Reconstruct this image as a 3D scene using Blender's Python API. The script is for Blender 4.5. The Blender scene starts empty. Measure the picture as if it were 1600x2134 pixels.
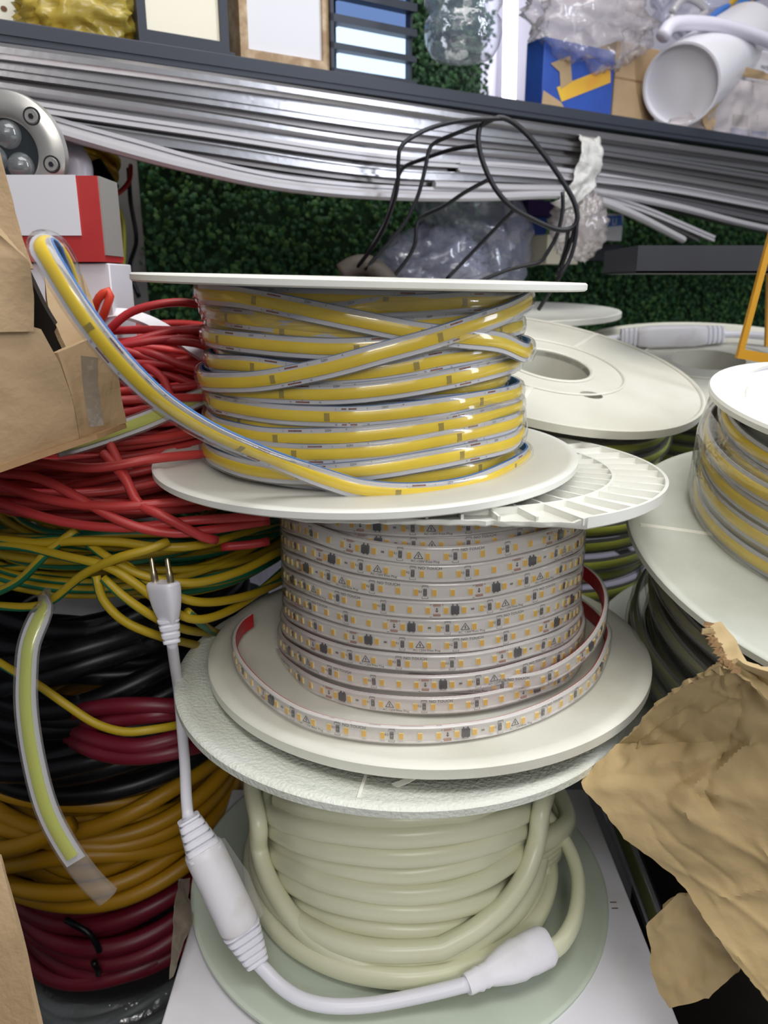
import bpy, math, random
import numpy as np
from mathutils import Vector, Matrix, noise as mnoise

rnd = random.Random(7)
SC = bpy.context.scene
COL = SC.collection
PI = math.pi
HC = 0.75                     # height of the phone above the floor
F = 1603.0                    # focal length in pixels of the 1600x2134 frame
TH = math.radians(16.6)       # downward pitch
CT, ST = math.cos(TH), math.sin(TH)

# ------------------------------------------------------------------ camera maths
def ray(px, py):
    u, v = (px - 800) / F, (py - 1067) / F
    return np.array([u, CT - v * ST, -(ST + v * CT)])
CAM = np.array([0, 0, HC])
def at(px, py, Y):
    d = ray(px, py); return CAM + d * (Y / d[1])
def on_z(px, py, z):          # z relative to the camera
    d = ray(px, py); return CAM + d * (z / d[2])
def on_plane(px, py, p0, n):
    d = ray(px, py); k = np.dot(np.array(p0) - CAM, n) / np.dot(d, n); return CAM + d * k
def on_cyl(px, py, cx, cy, r):
    d = ray(px, py); a = d[0]**2 + d[1]**2; b = -2 * (d[0]*cx + d[1]*cy); c = cx*cx + cy*cy - r*r
    D = b*b - 4*a*c
    k = (-b - math.sqrt(max(D, 0))) / (2*a)
    return CAM + d * k
def W(x, y, z): return np.array([x, y, z + HC])

# ------------------------------------------------------------------ materials
def lin(h):
    h = h.lstrip('#'); o = []
    for i in (0, 2, 4):
        c = int(h[i:i+2], 16) / 255
        o.append(c / 12.92 if c <= .04045 else ((c + .055) / 1.055) ** 2.4)
    return (*o, 1)
def nt(name):
    m = bpy.data.materials.new(name); m.use_nodes = True
    t = m.node_tree; t.nodes.clear()
    out = t.nodes.new('ShaderNodeOutputMaterial')
    return m, t, out
def pm(name, col, rough=.5, metal=0, var=None, bump=None, spec=.5, coat=0, emis=None, sss=0, wave=None, trans=0):
    m, t, out = nt(name)
    p = t.nodes.new('ShaderNodeBsdfPrincipled'); t.links.new(p.outputs[0], out.inputs[0])
    p.inputs['Base Color'].default_value = lin(col); p.inputs['Roughness'].default_value = rough
    p.inputs['Metallic'].default_value = metal; p.inputs['Specular IOR Level'].default_value = spec
    p.inputs['Coat Weight'].default_value = coat
    if trans: p.inputs['Transmission Weight'].default_value = trans
    if sss:
        p.inputs['Subsurface Weight'].default_value = sss; p.inputs['Subsurface Radius'].default_value = (.01, .01, .006)
    if emis:
        p.inputs['Emission Color'].default_value = lin(emis[0]); p.inputs['Emission Strength'].default_value = emis[1]
    tc = t.nodes.new('ShaderNodeTexCoord') if (var or bump or wave) else None
    if var:                                   # (scale, second colour, low, high)
        n = t.nodes.new('ShaderNodeTexNoise'); n.inputs['Scale'].default_value = var[0]; n.inputs['Detail'].default_value = 5
        r = t.nodes.new('ShaderNodeValToRGB'); r.color_ramp.elements[0].position = var[2]; r.color_ramp.elements[1].position = var[3]
        r.color_ramp.elements[0].color = lin(col); r.color_ramp.elements[1].color = lin(var[1])
        t.links.new(tc.outputs['Object'], n.inputs['Vector']); t.links.new(n.outputs[0], r.inputs[0]); t.links.new(r.outputs[0], p.inputs['Base Color'])
    h = None
    if bump:                                  # (scale, strength)
        n = t.nodes.new('ShaderNodeTexNoise'); n.inputs['Scale'].default_value = bump[0]; n.inputs['Detail'].default_value = 4
        t.links.new(tc.outputs['Object'], n.inputs['Vector']); h = n.outputs[0]
        b = t.nodes.new('ShaderNodeBump'); b.inputs['Strength'].default_value = bump[1]; b.inputs['Distance'].default_value = .002
        t.links.new(h, b.inputs['Height']); t.links.new(b.outputs[0], p.inputs['Normal'])
    return m
def film(name, col, opac=.2, rough=.12, gloss=1.0, bump=None, tint='#ffffff'):
    """thin clear plastic: mostly lets light through, a little milky, glossy at grazing angles"""
    m, t, out = nt(name)
    tr = t.nodes.new('ShaderNodeBsdfTransparent'); tr.inputs[0].default_value = lin(tint)
    df = t.nodes.new('ShaderNodeBsdfPrincipled'); df.inputs['Base Color'].default_value = lin(col); df.inputs['Roughness'].default_value = .4
    gl = t.nodes.new('ShaderNodeBsdfGlossy'); gl.inputs['Roughness'].default_value = rough
    fr = t.nodes.new('ShaderNodeLayerWeight'); fr.inputs[0].default_value = .5
    po = t.nodes.new('ShaderNodeMath'); po.operation = 'POWER'; po.inputs[1].default_value = 4
    mu = t.nodes.new('ShaderNodeMath'); mu.operation = 'MULTIPLY_ADD'; mu.inputs[1].default_value = min(.8, .55*gloss); mu.inputs[2].default_value = .045*gloss; mu.use_clamp = True
    m1 = t.nodes.new('ShaderNodeMixShader'); m1.inputs[0].default_value = opac
    m2 = t.nodes.new('ShaderNodeMixShader')
    t.links.new(tr.outputs[0], m1.inputs[1]); t.links.new(df.outputs[0], m1.inputs[2])
    t.links.new(fr.outputs['Facing'], po.inputs[0]); t.links.new(po.outputs[0], mu.inputs[0]); t.links.new(mu.outputs[0], m2.inputs[0])
    t.links.new(m1.outputs[0], m2.inputs[1]); t.links.new(gl.outputs[0], m2.inputs[2]); t.links.new(m2.outputs[0], out.inputs[0])
    if bump:
        tc = t.nodes.new('ShaderNodeTexCoord'); n = t.nodes.new('ShaderNodeTexNoise'); n.inputs['Scale'].default_value = bump[0]; n.inputs['Detail'].default_value = 3
        b = t.nodes.new('ShaderNodeBump'); b.inputs['Strength'].default_value = bump[1]; b.inputs['Distance'].default_value = .004
        t.links.new(tc.outputs['Object'], n.inputs['Vector']); t.links.new(n.outputs[0], b.inputs['Height'])
        for s in (gl, df): t.links.new(b.outputs[0], s.inputs['Normal'])
    return m
def emit(name, col, s):
    m, t, out = nt(name); e = t.nodes.new('ShaderNodeEmission'); e.inputs[0].default_value = lin(col); e.inputs[1].default_value = s
    t.links.new(e.outputs[0], out.inputs[0]); return m

M = dict(
    white=pm('white_plastic', '#e9e9e2', .42, bump=(900, .05), var=(9, '#d9d8cd', .45, .75)),
    cream_flange=pm('cream_flange', '#e3e2d6', .5, var=(14, '#cfcdbd', .45, .75), bump=(700, .08)),
    dusty=pm('dusty_plastic', '#d3d1c4', .55, var=(16, '#c8c5b6', .4, .75), bump=(600, .06)),
    grain=pm('grained_plastic', '#dde0d6', .5, bump=(420, .55), var=(12, '#d0d3c6', .4, .7)),
    mint=pm('mint_plastic', '#c6cfc0', .5, var=(10, '#b6bfae', .4, .7)),
    greyfl=pm('grey_flange', '#c9ccc2', .5, var=(14, '#b4b7aa', .4, .7), bump=(500, .06)),
    sleeve=film('clear_silicone', '#d8dae4', .055, .09, 1.2),
    sleeve2=film('clear_tape_sleeve', '#d8d4d2', .14, .12, 1.0),
    wrap=film('stretch_wrap', '#dddddd', .05, .08, 1.6, bump=(60, .6)), wrapb=film('shiny_film', '#333333', .01, .10, .3, bump=(50, .8)),
    phosphor=pm('yellow_phosphor', '#f0d016', .35, var=(60, '#e6c210', .3, .8), spec=.4),
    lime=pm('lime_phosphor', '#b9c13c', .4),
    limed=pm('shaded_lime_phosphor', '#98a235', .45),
    greytape=pm('grey_tape', '#6d6d68', .5), tape=pm('white_tape', '#c8c8d0', .45),
    blue=pm('blue_backing', '#2f78c0', .4),
    copper=pm('copper_pad', '#8d5646', .4, .3),
    copperl=pm('pale_copper_pad', '#b98f7c', .4, .3),
    ink=pm('black_print', '#2c2b2e', .5),
    smudge=pm('driver_chip_under_phosphor', '#a08a26', .4),
    pcb=pm('white_circuit_tape', '#e2dcd8', .4),
    chip=pm('yellow_led_phosphor', '#f2b92a', .3, spec=.6), chipb=pm('led_housing', '#f1e7b6', .4),
    ic=pm('black_chip', '#25252b', .4), res=pm('grey_resistor', '#4c4b4b', .4), solder=pm('solder', '#8b8783', .35, .6),
    liner=pm('red_liner', '#b31a24', .4, bump=(150, .3)),
    rope=pm('cream_silicone', '#e0dfc2', .3, var=(8, '#d8d8b8', .4, .7), sss=.0, spec=.5),
    cord=pm('white_cord', '#e2e1ea', .35), cordw=pm('white_moulded_plastic', '#e6e4ea', .4, var=(40, '#d5cfcd', .5, .8)),
    clearsleeve=film('heat_shrink', '#d9d3d3', .1, .1, 1.2),
    steel=pm('nickel_pin', '#b9ab90', .25, 1),
    card=pm('kraft_board', '#b69b78', .75, var=(18, '#a88c68', .35, .75), bump=(240, .25)),
    cardl=pm('kraft_paper', '#b8a074', .7, var=(10, '#a99164', .35, .75), bump=(140, .3)), inside=pm('shaded_carton_inside', '#2b241c', .9), olive=pm('olive_band', '#77784f', .45), limed2=pm('shaded_olive_band', '#737a2a', .45),  # carton inside and last olive are darkened to stand for shade
    cardd=pm('inner_board', '#a07f58', .8, var=(30, '#8a6a48', .4, .7)),
    wcard=pm('white_carton', '#dcdae0', .55, var=(20, '#cfcbcd', .5, .8), bump=(120, .08)),
    redw=pm('red_insulation', '#b52d35', .42, var=(6, '#c4453f', .4, .7)),
    darkred=pm('crimson_sheath', '#6d1426', .4), yelw=pm('yellow_sheath', '#b98a14', .42, var=(9, '#a87a10', .4, .7)),
    blackw=pm('black_sheath', '#090a0f', .36, spec=.35), greyw=pm('grey_sheath', '#4e5456', .45),
    yg=pm('yellow_stripe', '#ae931a', .45), gg=pm('green_stripe', '#1d6a4a', .42), orangew=pm('orange_insulation', '#d6452f', .4),
    blackwire=pm('black_wire', '#1b1c22', .35, .3),
    alu=pm('brushed_aluminium', '#b0aeb0', .28, .95, bump=(90, .1)), aluw=pm('white_profile', '#b9b6ba', .4, .3), alud=pm('dull_aluminium', '#8a8584', .38, .85),
    darkmetal=pm('anthracite_metal', '#343842', .5, .2), tray=pm('black_tray', '#23242b', .5),
    frost=pm('frosted_panel', '#cfcabc', .45, emis=('#e8dcc0', .25)), frostw=pm('frosted_glass', '#c9c9cf', .45, emis=('#d8d6dc', .2)),
    wood=pm('marbled_wood', '#a08464', .6, var=(55, '#d0b99a', .4, .65)),
    panel_lit=emit('lit_panel', '#c9e2ff', 1.6), panel_dim=emit('dim_lit_panel', '#7f9fdc', .75), tube=emit('lit_tube', '#f2f6ff', 6),
    bluebox=pm('blue_print_card', '#2a4da3', .5, var=(14, '#2f5bbb', .4, .7)), ystripe=pm('yellow_print', '#e3b93a', .5, var=(10, '#e39a3a', .45, .6)),
    bag=film('thin_plastic_bag', '#d3c7c6', .3, .15, 1.4, bump=(35, .5)), bagb=film('clear_plastic_bag', '#b9bcd8', .3, .1, 1.8, bump=(45, .6)),
    ybag=film('yellow_plastic_bag', '#dcc558', .5, .25, 1.0, bump=(30, .4), tint='#f5e6a0'),
    bottle=film('bottle_plastic', '#b9c8e8', .1, .05, 2.2, bump=(70, .5)),
    tie=film('white_plastic_strap', '#d2d0cc', .85, .3, .8, bump=(90, .6)),
    redbox=pm('red_carton', '#b02a2c', .5, var=(20, '#bb3634', .4, .7)), label=pm('white_label', '#dedde4', .5, var=(9, '#d2cfc9', .55, .75)),
    edge=pm('grey_board_edge', '#8e8b86', .7), dirt=pm('brown_specks', '#6a4a30', .7),
    ring=pm('stainless_ring', '#d3d1cc', .32, .75, bump=(30, .12)), lens=pm('dark_lens', '#2d3338', .12, coat=.5), ledlens=film('led_lens', '#9aa0a2', .3, .08, 1.6),
    gold=pm('gold_cable', '#c39a2e', .35, .4), goldf=pm('yellow_frame_paint', '#c48d1d', .4),
    tubew=pm('glossy_white_tube', '#e4e2e8', .2), lilac=pm('lilac_white', '#d8d4e2', .35),
    pale=pm('painted_wall', '#c9c6d6', .7, bump=(60, .05)), greywall=pm('grey_wall', '#8d8b88', .8),
    floor=pm('dark_floor', '#2a2725', .7, var=(6, '#1f1d1c', .4, .7)),
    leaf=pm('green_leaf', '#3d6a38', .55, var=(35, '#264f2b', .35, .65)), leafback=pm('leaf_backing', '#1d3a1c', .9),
    bprint=pm('blue_print', '#3a6bb5', .5), tapebrown=film('clear_adhesive_tape', '#8f8578', .45, .15, 1.2, bump=(80, .5)),
    ceil=pm('ceiling_paint', '#cfcdc8', .8),
)

# ------------------------------------------------------------------ geometry
class G:
    def __init__(s): s.v = []; s.f = []; s.m = []; s.n = 0
    def add(s, v, f, mi=0):
        v = np.asarray(v, float).reshape(-1, 3); s.v.append(v)
        for k, q in enumerate(f):
            s.f.append([i + s.n for i in q]); s.m.append(mi if isinstance(mi, int) else mi[k])
        s.n += len(v); return s
    def sweep(s, P, N, prof, mi=None, cap=True, scale=None, closed=False):
        P = np.asarray(P, float); N = np.asarray(N, float)
        if closed: T = np.roll(P, -1, 0) - np.roll(P, 1, 0)
        else: T = np.gradient(P, axis=0)
        T /= np.linalg.norm(T, axis=1)[:, None] + 1e-12
        S = np.cross(T, N); S /= np.linalg.norm(S, axis=1)[:, None] + 1e-12
        N = np.cross(S, T)
        pr = np.asarray(prof, float); k = len(pr); n = len(P)
        sc = np.ones(n) if scale is None else np.asarray(scale)
        V = P[:, None] + (S[:, None] * pr[None, :, :1] + N[:, None] * pr[None, :, 1:2]) * sc[:, None, None]
        f = []; mm = []
        for i in range(n if closed else n - 1):
            a, b = i * k, ((i + 1) % n) * k
            for j in range(k):
                j2 = (j + 1) % k
                f.append((a + j, b + j, b + j2, a + j2)); mm.append(0 if mi is None else mi[j])
        if cap and not closed:
            f.append(tuple(range(k))); mm.append(0); f.append(tuple(reversed(range((n-1)*k, n*k)))); mm.append(0)
        return s.add(V.reshape(-1, 3), f, mm)
    def tube(s, P, r, n=8, mi=None, twist=0, scale=None, closed=False, cap=True):
        P = np.asarray(P, float); N = ptrans(P, twist)
        a = np.arange(n) * 2 * PI / n
        return s.sweep(P, N, np.stack([np.cos(a), np.sin(a)], 1) * r, mi, cap, scale, closed)
    def lathe(s, prof, seg=96, Mx=None, closed=True, a0=0, a1=2*PI):
        pr = np.asarray(prof, float); k = len(pr); full = abs(a1 - a0 - 2*PI) < 1e-6
        n = seg if full else seg + 1
        A = a0 + np.arange(n) * (a1 - a0) / seg
        V = np.stack([pr[None, :, 0] * np.cos(A)[:, None], pr[None, :, 0] * np.sin(A)[:, None], np.broadcast_to(pr[None, :, 1], (n, k))], -1).reshape(-1, 3)
        f = []
        for i in range(seg):
            b = (i + 1) % n
            for j in range(k if closed else k - 1):
                j2 = (j + 1) % k
                f.append((i*k + j, b*k + j, b*k + j2, i*k + j2))
        if not full and closed:
            f.append(tuple(reversed(range(k)))); f.append(tuple(range((n-1)*k, n*k)))
        return s.add(xf(V, Mx), f)
    def box(s, lo, hi, Mx=None, mi=0):
        (x0, y0, z0), (x1, y1, z1) = lo, hi
        v = [(x0,y0,z0),(x1,y0,z0),(x1,y1,z0),(x0,y1,z0),(x0,y0,z1),(x1,y0,z1),(x1,y1,z1),(x0,y1,z1)]
        return s.add(xf(np.array(v, float), Mx), [(3,2,1,0),(4,5,6,7),(0,1,5,4),(1,2,6,5),(2,3,7,6),(3,0,4,7)], mi)
    def sheet(s, P, th=.003, mi=0):
        """P[i][j]: grid of points; gives a board of thickness th"""
        P = np.asarray(P, float); n, m = P.shape[:2]
        du = np.gradient(P, axis=0); dv = np.gradient(P, axis=1); Nn = np.cross(du, dv); Nn /= np.linalg.norm(Nn, axis=2)[..., None] + 1e-12
        Q = P - Nn * th; V = np.concatenate([P.reshape(-1, 3), Q.reshape(-1, 3)]); o = n * m; f = []
        for i in range(n-1):
            for j in range(m-1):
                a = i*m + j; f.append((a, a+m, a+m+1, a+1)); f.append((o+a+1, o+a+m+1, o+a+m, o+a))
        for i in range(n-1):
            a = i*m; f.append((a, o+a, o+a+m, a+m)); a = i*m + m - 1; f.append((a+m, o+a+m, o+a, a))
        for j in range(m-1):
            f.append((j+1, o+j+1, o+j, j)); a = (n-1)*m + j; f.append((a, o+a, o+a+1, a+1))
        return s.add(V, f, mi)
    def blob(s, c, r, seed, amp=.25, nu=40, nv=26, freq=2.2, R=None):
        V = []
        for i in range(nv + 1):
            th = PI * i / nv
            for j in range(nu):
                ph = 2 * PI * j / nu
                d = Vector((math.sin(th)*math.cos(ph), math.sin(th)*math.sin(ph), math.cos(th)))
                q = d * freq + Vector((seed*3.1, seed*1.7, seed))
                w = 1 + amp * (1 - 2.4*abs(mnoise.noise(q))) + amp*.5*(1 - 2.5*abs(mnoise.noise(q*2.3)))
                V.append((d.x*r[0]*w, d.y*r[1]*w, d.z*r[2]*w))
        f = [(i*nu + j, i*nu + (j+1) % nu, (i+1)*nu + (j+1) % nu, (i+1)*nu + j) for i in range(nv) for j in range(nu)]
        f = [q[::-1] for q in f]
        V = np.array(V)
        if R is not None: V = xf(V, R)
        return s.add(V + np.asarray(c), f)
    def tf(s, Mx): s.v = [xf(v, Mx) for v in s.v]; return s

def xf(V, Mx):
    if Mx is None: return V
    A = np.array(Mx); return V @ A[:3, :3].T + A[:3, 3]
def ptrans(P, twist=0):
    T = np.gradient(P, axis=0); T /= np.linalg.norm(T, axis=1)[:, None] + 1e-12
    n0 = np.cross(T[0], [0, 0, 1.]);
    if np.linalg.norm(n0) < .1: n0 = np.cross(T[0], [1., 0, 0])
    N = np.zeros_like(P); n = n0 / np.linalg.norm(n0)
    for i in range(len(P)):
        n = n - T[i] * np.dot(n, T[i]); n /= np.linalg.norm(n) + 1e-12; N[i] = n
    if twist:
        L = np.concatenate([[0], np.cumsum(np.linalg.norm(np.diff(P, axis=0), axis=1))]) * twist
        B = np.cross(T, N); N = N * np.cos(L)[:, None] + B * np.sin(L)[:, None]
    return N
def spline(C, ds=.004, extra=None):
    """Catmull-Rom through control rows (any number of columns, first three are the position), resampled evenly"""
    C = np.asarray(C, float); Q = np.vstack([2*C[0]-C[1], C, 2*C[-1]-C[-2]]); out = []
    for i in range(1, len(Q) - 2):
        p0, p1, p2, p3 = Q[i-1], Q[i], Q[i+1], Q[i+2]
        t = np.linspace(0, 1, 12, endpoint=False)[:, None]
        out.append(.5 * (2*p1 + (p2-p0)*t + (2*p0-5*p1+4*p2-p3)*t*t + (3*p1-p0-3*p2+p3)*t**3))
    out = np.vstack(out + [C[-1:]])
    L = np.concatenate([[0], np.cumsum(np.linalg.norm(np.diff(out[:, :3], axis=0), axis=1))])
    n = max(4, int(L[-1] / ds)); q = np.linspace(0, L[-1], n)
    return np.stack([np.interp(q, L, out[:, k]) for k in range(C.shape[1])], 1)
def axis_mx(p, tx, ty):
    n = Vector((math.sin(ty), -math.sin(tx), 1)).normalized()
    u = Vector((0, 1, 0)).cross(n).normalized(); v = n.cross(u)
    m = Matrix((u, v, n)).transposed().to_4x4(); m.translation = Vector(p); return m

def wloc(o):
    p = np.zeros(3)
    while o is not None: p += np.array(o.location); o = o.parent
    return p
def obj(name, g, mat, parent=None, label=None, smooth=40, bevel=0):
    V = np.vstack(g.v); me = bpy.data.meshes.new(name)
    if parent is None:
        lo, hi = V.min(0), V.max(0); base = np.array([(lo[0]+hi[0])/2, (lo[1]+hi[1])/2, lo[2]])
    else: base = wloc(parent)
    me.from_pydata((V - base).tolist(), [], g.f)
    for mm in (mat if isinstance(mat, (list, tuple)) else [mat]): me.materials.append(M[mm])
    me.polygons.foreach_set('material_index', g.m)
    if smooth:
        me.polygons.foreach_set('use_smooth', [True] * len(me.polygons))
        if smooth < 180: me.set_sharp_from_angle(angle=math.radians(smooth))
    me.update()
    o = bpy.data.objects.new(name, me); COL.objects.link(o)
    if parent is None: o.location = base
    else: o.parent = parent
    if label: o['label'] = label
    if bevel:
        b = o.modifiers.new('bevel', 'BEVEL'); b.width = bevel; b.segments = 2; b.limit_method = 'ANGLE'
    return o
def tag(o, label, cat, group=None):
    o['label'] = label; o['category'] = cat
    if group: o['group'] = group
    return o
def thing(name, label, cat, loc, group=None):
    o = bpy.data.objects.new(name, None); COL.objects.link(o); o.location = loc; o.empty_display_size = .02
    return tag(o, label, cat, group)

_tc = {}
def text_mesh(s, size):
    k = (s, size)
    if k not in _tc:
        c = bpy.data.curves.new('t', 'FONT'); c.body = s; c.size = size; c.align_x = 'CENTER'; c.align_y = 'CENTER'; c.resolution_u = 2
        o = bpy.data.objects.new('t', c); COL.objects.link(o)
        me = o.evaluated_get(bpy.context.evaluated_depsgraph_get()).to_mesh()
        _tc[k] = (np.array([v.co[:] for v in me.vertices]), [tuple(p.vertices) for p in me.polygons])
        bpy.data.objects.remove(o); bpy.data.curves.remove(c)
    return _tc[k]

# a flat tape path: lets small pieces be laid on it by (distance along, offset across, height above)
class Tape:
    def __init__(s, P, N):
        s.P = np.asarray(P); T = np.gradient(s.P, axis=0); T /= np.linalg.norm(T, axis=1)[:, None]
        S = np.cross(T, N); S /= np.linalg.norm(S, axis=1)[:, None]; s.S = S; s.N = np.cross(S, T); s.T = T
        s.L = np.concatenate([[0], np.cumsum(np.linalg.norm(np.diff(s.P, axis=0), axis=1))])
    def map(s, x, a, b):
        f = lambda A: np.stack([np.interp(x, s.L, A[:, k]) for k in range(3)], -1)
        return f(s.P) + f(s.S) * np.asarray(a)[..., None] + f(s.N) * np.asarray(b)[..., None]
    def facing(s, x):
        p, n = s.map(np.array([x]), np.zeros(1), np.zeros(1))[0], np.array([np.interp(x, s.L, s.N[:, k]) for k in range(3)])
        d = CAM - p; return float(np.dot(d, n) / np.linalg.norm(d))
    def brick(s, g, x, a, w, h, b0, b1, mi=0):
        X = np.array([-1,1,1,-1,-1,1,1,-1]) * w/2 + x; A = np.array([1,1,-1,-1,1,1,-1,-1]) * h/2 + a; B = np.array([b0]*4 + [b1]*4)
        g.add(s.map(X, A, B), [(3,2,1,0),(4,5,6,7),(0,1,5,4),(1,2,6,5),(2,3,7,6),(3,0,4,7)], mi)
    def text(s, g, x, a, b, body, size):
        v, f = text_mesh(body, size); g.add(s.map(x + v[:, 0], a - v[:, 1], np.full(len(v), b)), f)
    def line(s, g, pts, b, w):
        """thin printed outline through (along, across) points"""
        for (x0, a0), (x1, a1) in zip(pts, pts[1:]):
            d = np.array([x1-x0, a1-a0]); d /= np.linalg.norm(d) + 1e-12; n = np.array([-d[1], d[0]]) * w / 2
            q = np.array([[x0, a0] - n, [x1, a1] - n, [x1, a1] + n, [x0, a0] + n])
            g.add(s.map(q[:, 0], q[:, 1], np.full(4, b)), [(3, 2, 1, 0), (0, 1, 2, 3)])

def flange(R, rh, th=.005, lip=.0012, lw=.006):
    """a reel cheek with a raised rim, top face at z=0"""
    return [(rh, 0), (R-lw-.0012, 0), (R-lw, lip), (R-.0012, lip), (R, lip-.001), (R, -th-lip+.001), (R-.0012, -th-lip), (R-lw, -th-lip), (R-lw-.0012, -th), (rh, -th)]

# ================================================================== the middle stack of three reels
r_ = math.radians
AX, AY = -.0145, .543
def coil_path(rows, cx, cy, back=10, ds=.0035, close_up=0):
    """rows of pixel points traced on the front of a coil, joined round the back into one winding path (angle, radius, height)"""
    C = []
    for pts, r in rows:
        q = []
        for p in pts:
            rr = p[2] if len(p) > 2 else r
            w = on_cyl(p[0], p[1], cx, cy, rr); q.append([math.atan2(w[1]-cy, w[0]-cx), rr, w[2]])
        C.append(q)
    out = []
    for k, q in enumerate(C):
        base = 2 * PI * k
        q = [[a + base, b, c] for a, b, c in q]
        if out:
            a0, b0, c0 = out[-1]; a1, b1, c1 = q[0]
            for i in range(1, back):
                t = i / back; e = t*t*(3-2*t); out.append([a0 + (a1-a0)*t, b0 + (b1-b0)*e, c0 + (c1-c0)*e])
        out += q
    A = np.array(out)
    # resample the angle/radius/height rows smoothly
    P = np.stack([cx + A[:, 1]*np.cos(A[:, 0]), cy + A[:, 1]*np.sin(A[:, 0]), A[:, 2]], 1)
    N = np.stack([np.cos(A[:, 0]), np.sin(A[:, 0]), 0*A[:, 0]], 1)
    return P, N
def lead(path_end, cx, cy, r, z, ang0, ang1, n=8):
    a = np.linspace(ang0, ang1, n); return np.stack([cx + r*np.cos(a), cy + r*np.sin(a), 0*a + z], 1), np.stack([np.cos(a), np.sin(a), 0*a], 1)

CW = .0126
COB_SLEEVE = [(-.5*CW, 0), (-.5*CW, .0026), (-.43*CW, .0041), (-.27*CW, .0050), (0, .0054), (.27*CW, .0050), (.43*CW, .0041), (.5*CW, .0026), (.5*CW, 0)][::-1]
COB_TAPE = [(-.45*CW, .0009), (-.45*CW, .0015), (.45*CW, .0015), (.45*CW, .0009)][::-1]
COB_PH = [(-.245*CW, .0014), (-.245*CW, .0022), (-.17*CW, .0028), (0, .0031), (.17*CW, .0028), (.245*CW, .0022), (.245*CW, .0014)][::-1]
COB_BLUE = [(-.47*CW, -.0004), (-.47*CW, .0006), (.47*CW, .0006), (.47*CW, -.0004)][::-1]
def cob(parent, P, N, ph='phosphor', period=.098, start=.03, marks=True, label=None, blue=True):
    """chip-on-board tape in a clear silicone sleeve"""
    s = obj('led_strip', G().sweep(P, N, COB_SLEEVE), 'sleeve', parent, label)
    tag_parts(s, P, N, ph, period, start, marks, blue); return s
def tag_parts(s, P, N, ph, period, start, marks, blue):
    obj('circuit_tape', G().sweep(P, N, COB_TAPE), 'tape', s)
    obj('phosphor_band', G().sweep(P, N, COB_PH), ph, s)
    if blue: obj('backing', G().sweep(P, N, COB_BLUE), 'blue', s, 'blue backing tape')
    if marks:
        T = Tape(P, N); gc, gi, gs = G(), G(), G(); x = start; any_ = False
        while x < T.L[-1] - .02:
            if T.facing(x) > .22:
                any_ = True
                for sg in (-1, 1):
                    T.brick(gc, x, sg*.355*CW, .0085, .0011, .0014, .0017)
                    T.line(gi, [(x, sg*.31*CW - .0003), (x, sg*.31*CW - .0012)], .0018, .0004)
                for dx in (-.0078, .0105):
                    T.text(gi, x + dx, -.36*CW, .0018, 'L', .0017); T.text(gi, x + dx, .36*CW, .0018, 'N', .0017)
                T.text(gi, x + .0205, -.36*CW, .0018, '220V', .0019)
                T.text(gi, x + .031, -.36*CW, .0018, '^', .0022)
                T.brick(gs, x - .0125, .0, .0036, .0056, .003, .00385)
            x += period
        if any_:
            obj('solder_pad', gc, 'copper', s); obj('print', gi, 'ink', s); obj('driver_chip', gs, 'smudge', s)

# ---- top reel: yellow chip-on-board strip
topreel = thing('led_strip_reel', 'topmost reel of the stack, yellow strip with a loose end over the open brown carton', 'cable reel', W(AX, AY, -.122), 'cable reels')
Mt = axis_mx(W(-.0157, .5449, .0026), r_(.55), r_(1.31))
obj('flange', G().lathe(flange(.1494, .03, .0034, .0008, .005), 128, Mt), 'white', topreel)
Mb = axis_mx(W(-.0128, .541, -.1158), r_(.8), r_(-.82))
obj('flange', G().lathe(flange(.148, .03, .0036, .001, .006), 128, Mb), 'white', topreel)
obj('hub', G().lathe([(.028, -.116), (.093, -.116), (.093, -.002), (.028, -.002)], 64, Matrix.Translation(W(AX, AY, 0))), 'white', topreel)
rowsA = [
 ([(440,592),(520,602),(600,608),(690,616),(800,622),(900,612),(1000,600),(1080,596)], .1015),
 ([(436,640),(560,655),(700,652),(785,641),(910,634),(1010,625),(1085,617)], .1030),
 ([(437,655),(500,664),(600,674),(700,682),(800,684),(900,676),(1000,664),(1070,655)], .1025),
 ([(424,604),(470,614),(560,630),(660,651),(760,672),(860,692),(960,704,.109),(1040,714,.111),(1090,735,.113)], .1075),
 ([(457,677),(575,688),(700,696),(800,700),(900,694),(1000,680),(1070,668)], .1010),
 ([(441,703),(500,712),(600,722),(700,727),(800,722),(900,710),(1000,695),(1075,680)], .1050),
 ([(450,757),(525,763),(650,780),(760,777),(850,764),(910,752),(1010,735),(1065,722)], .1035),
 ([(428,793),(470,797),(550,793),(650,774),(720,757),(800,734),(900,706),(1000,672),(1060,650),(1113,626)], .1105),
 ([(441,808),(500,815),(600,820),(700,821),(800,812),(900,796),(1000,775),(1068,756)], .1045),
 ([(443,834),(475,846),(575,862),(700,868),(775,866),(860,857),(960,842),(1068,820)], .1060),
 ([(455,866),(525,883),(600,891),(700,892),(800,884),(900,868),(1000,851),(1066,834)], .1025),
 ([(452,886),(500,901),(575,912),(700,912),(800,904),(885,893),(985,874),(1075,848)], .1070),
 ([(440,905),(500,926),(562,939),(650,946),(775,940),(860,928),(960,908),(1060,884),(1094,868)], .1085),
 ([(427,938),(475,964),(550,983),(650,988),(760,980),(860,965),(960,946),(1060,922),(1102,895)], .1100),
 ([(440,950),(550,985),(700,1003),(800,1001),(900,991),(1000,972),(1075,945)], .1040),
]
P, N = coil_path(rowsA, AX, AY)
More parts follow.
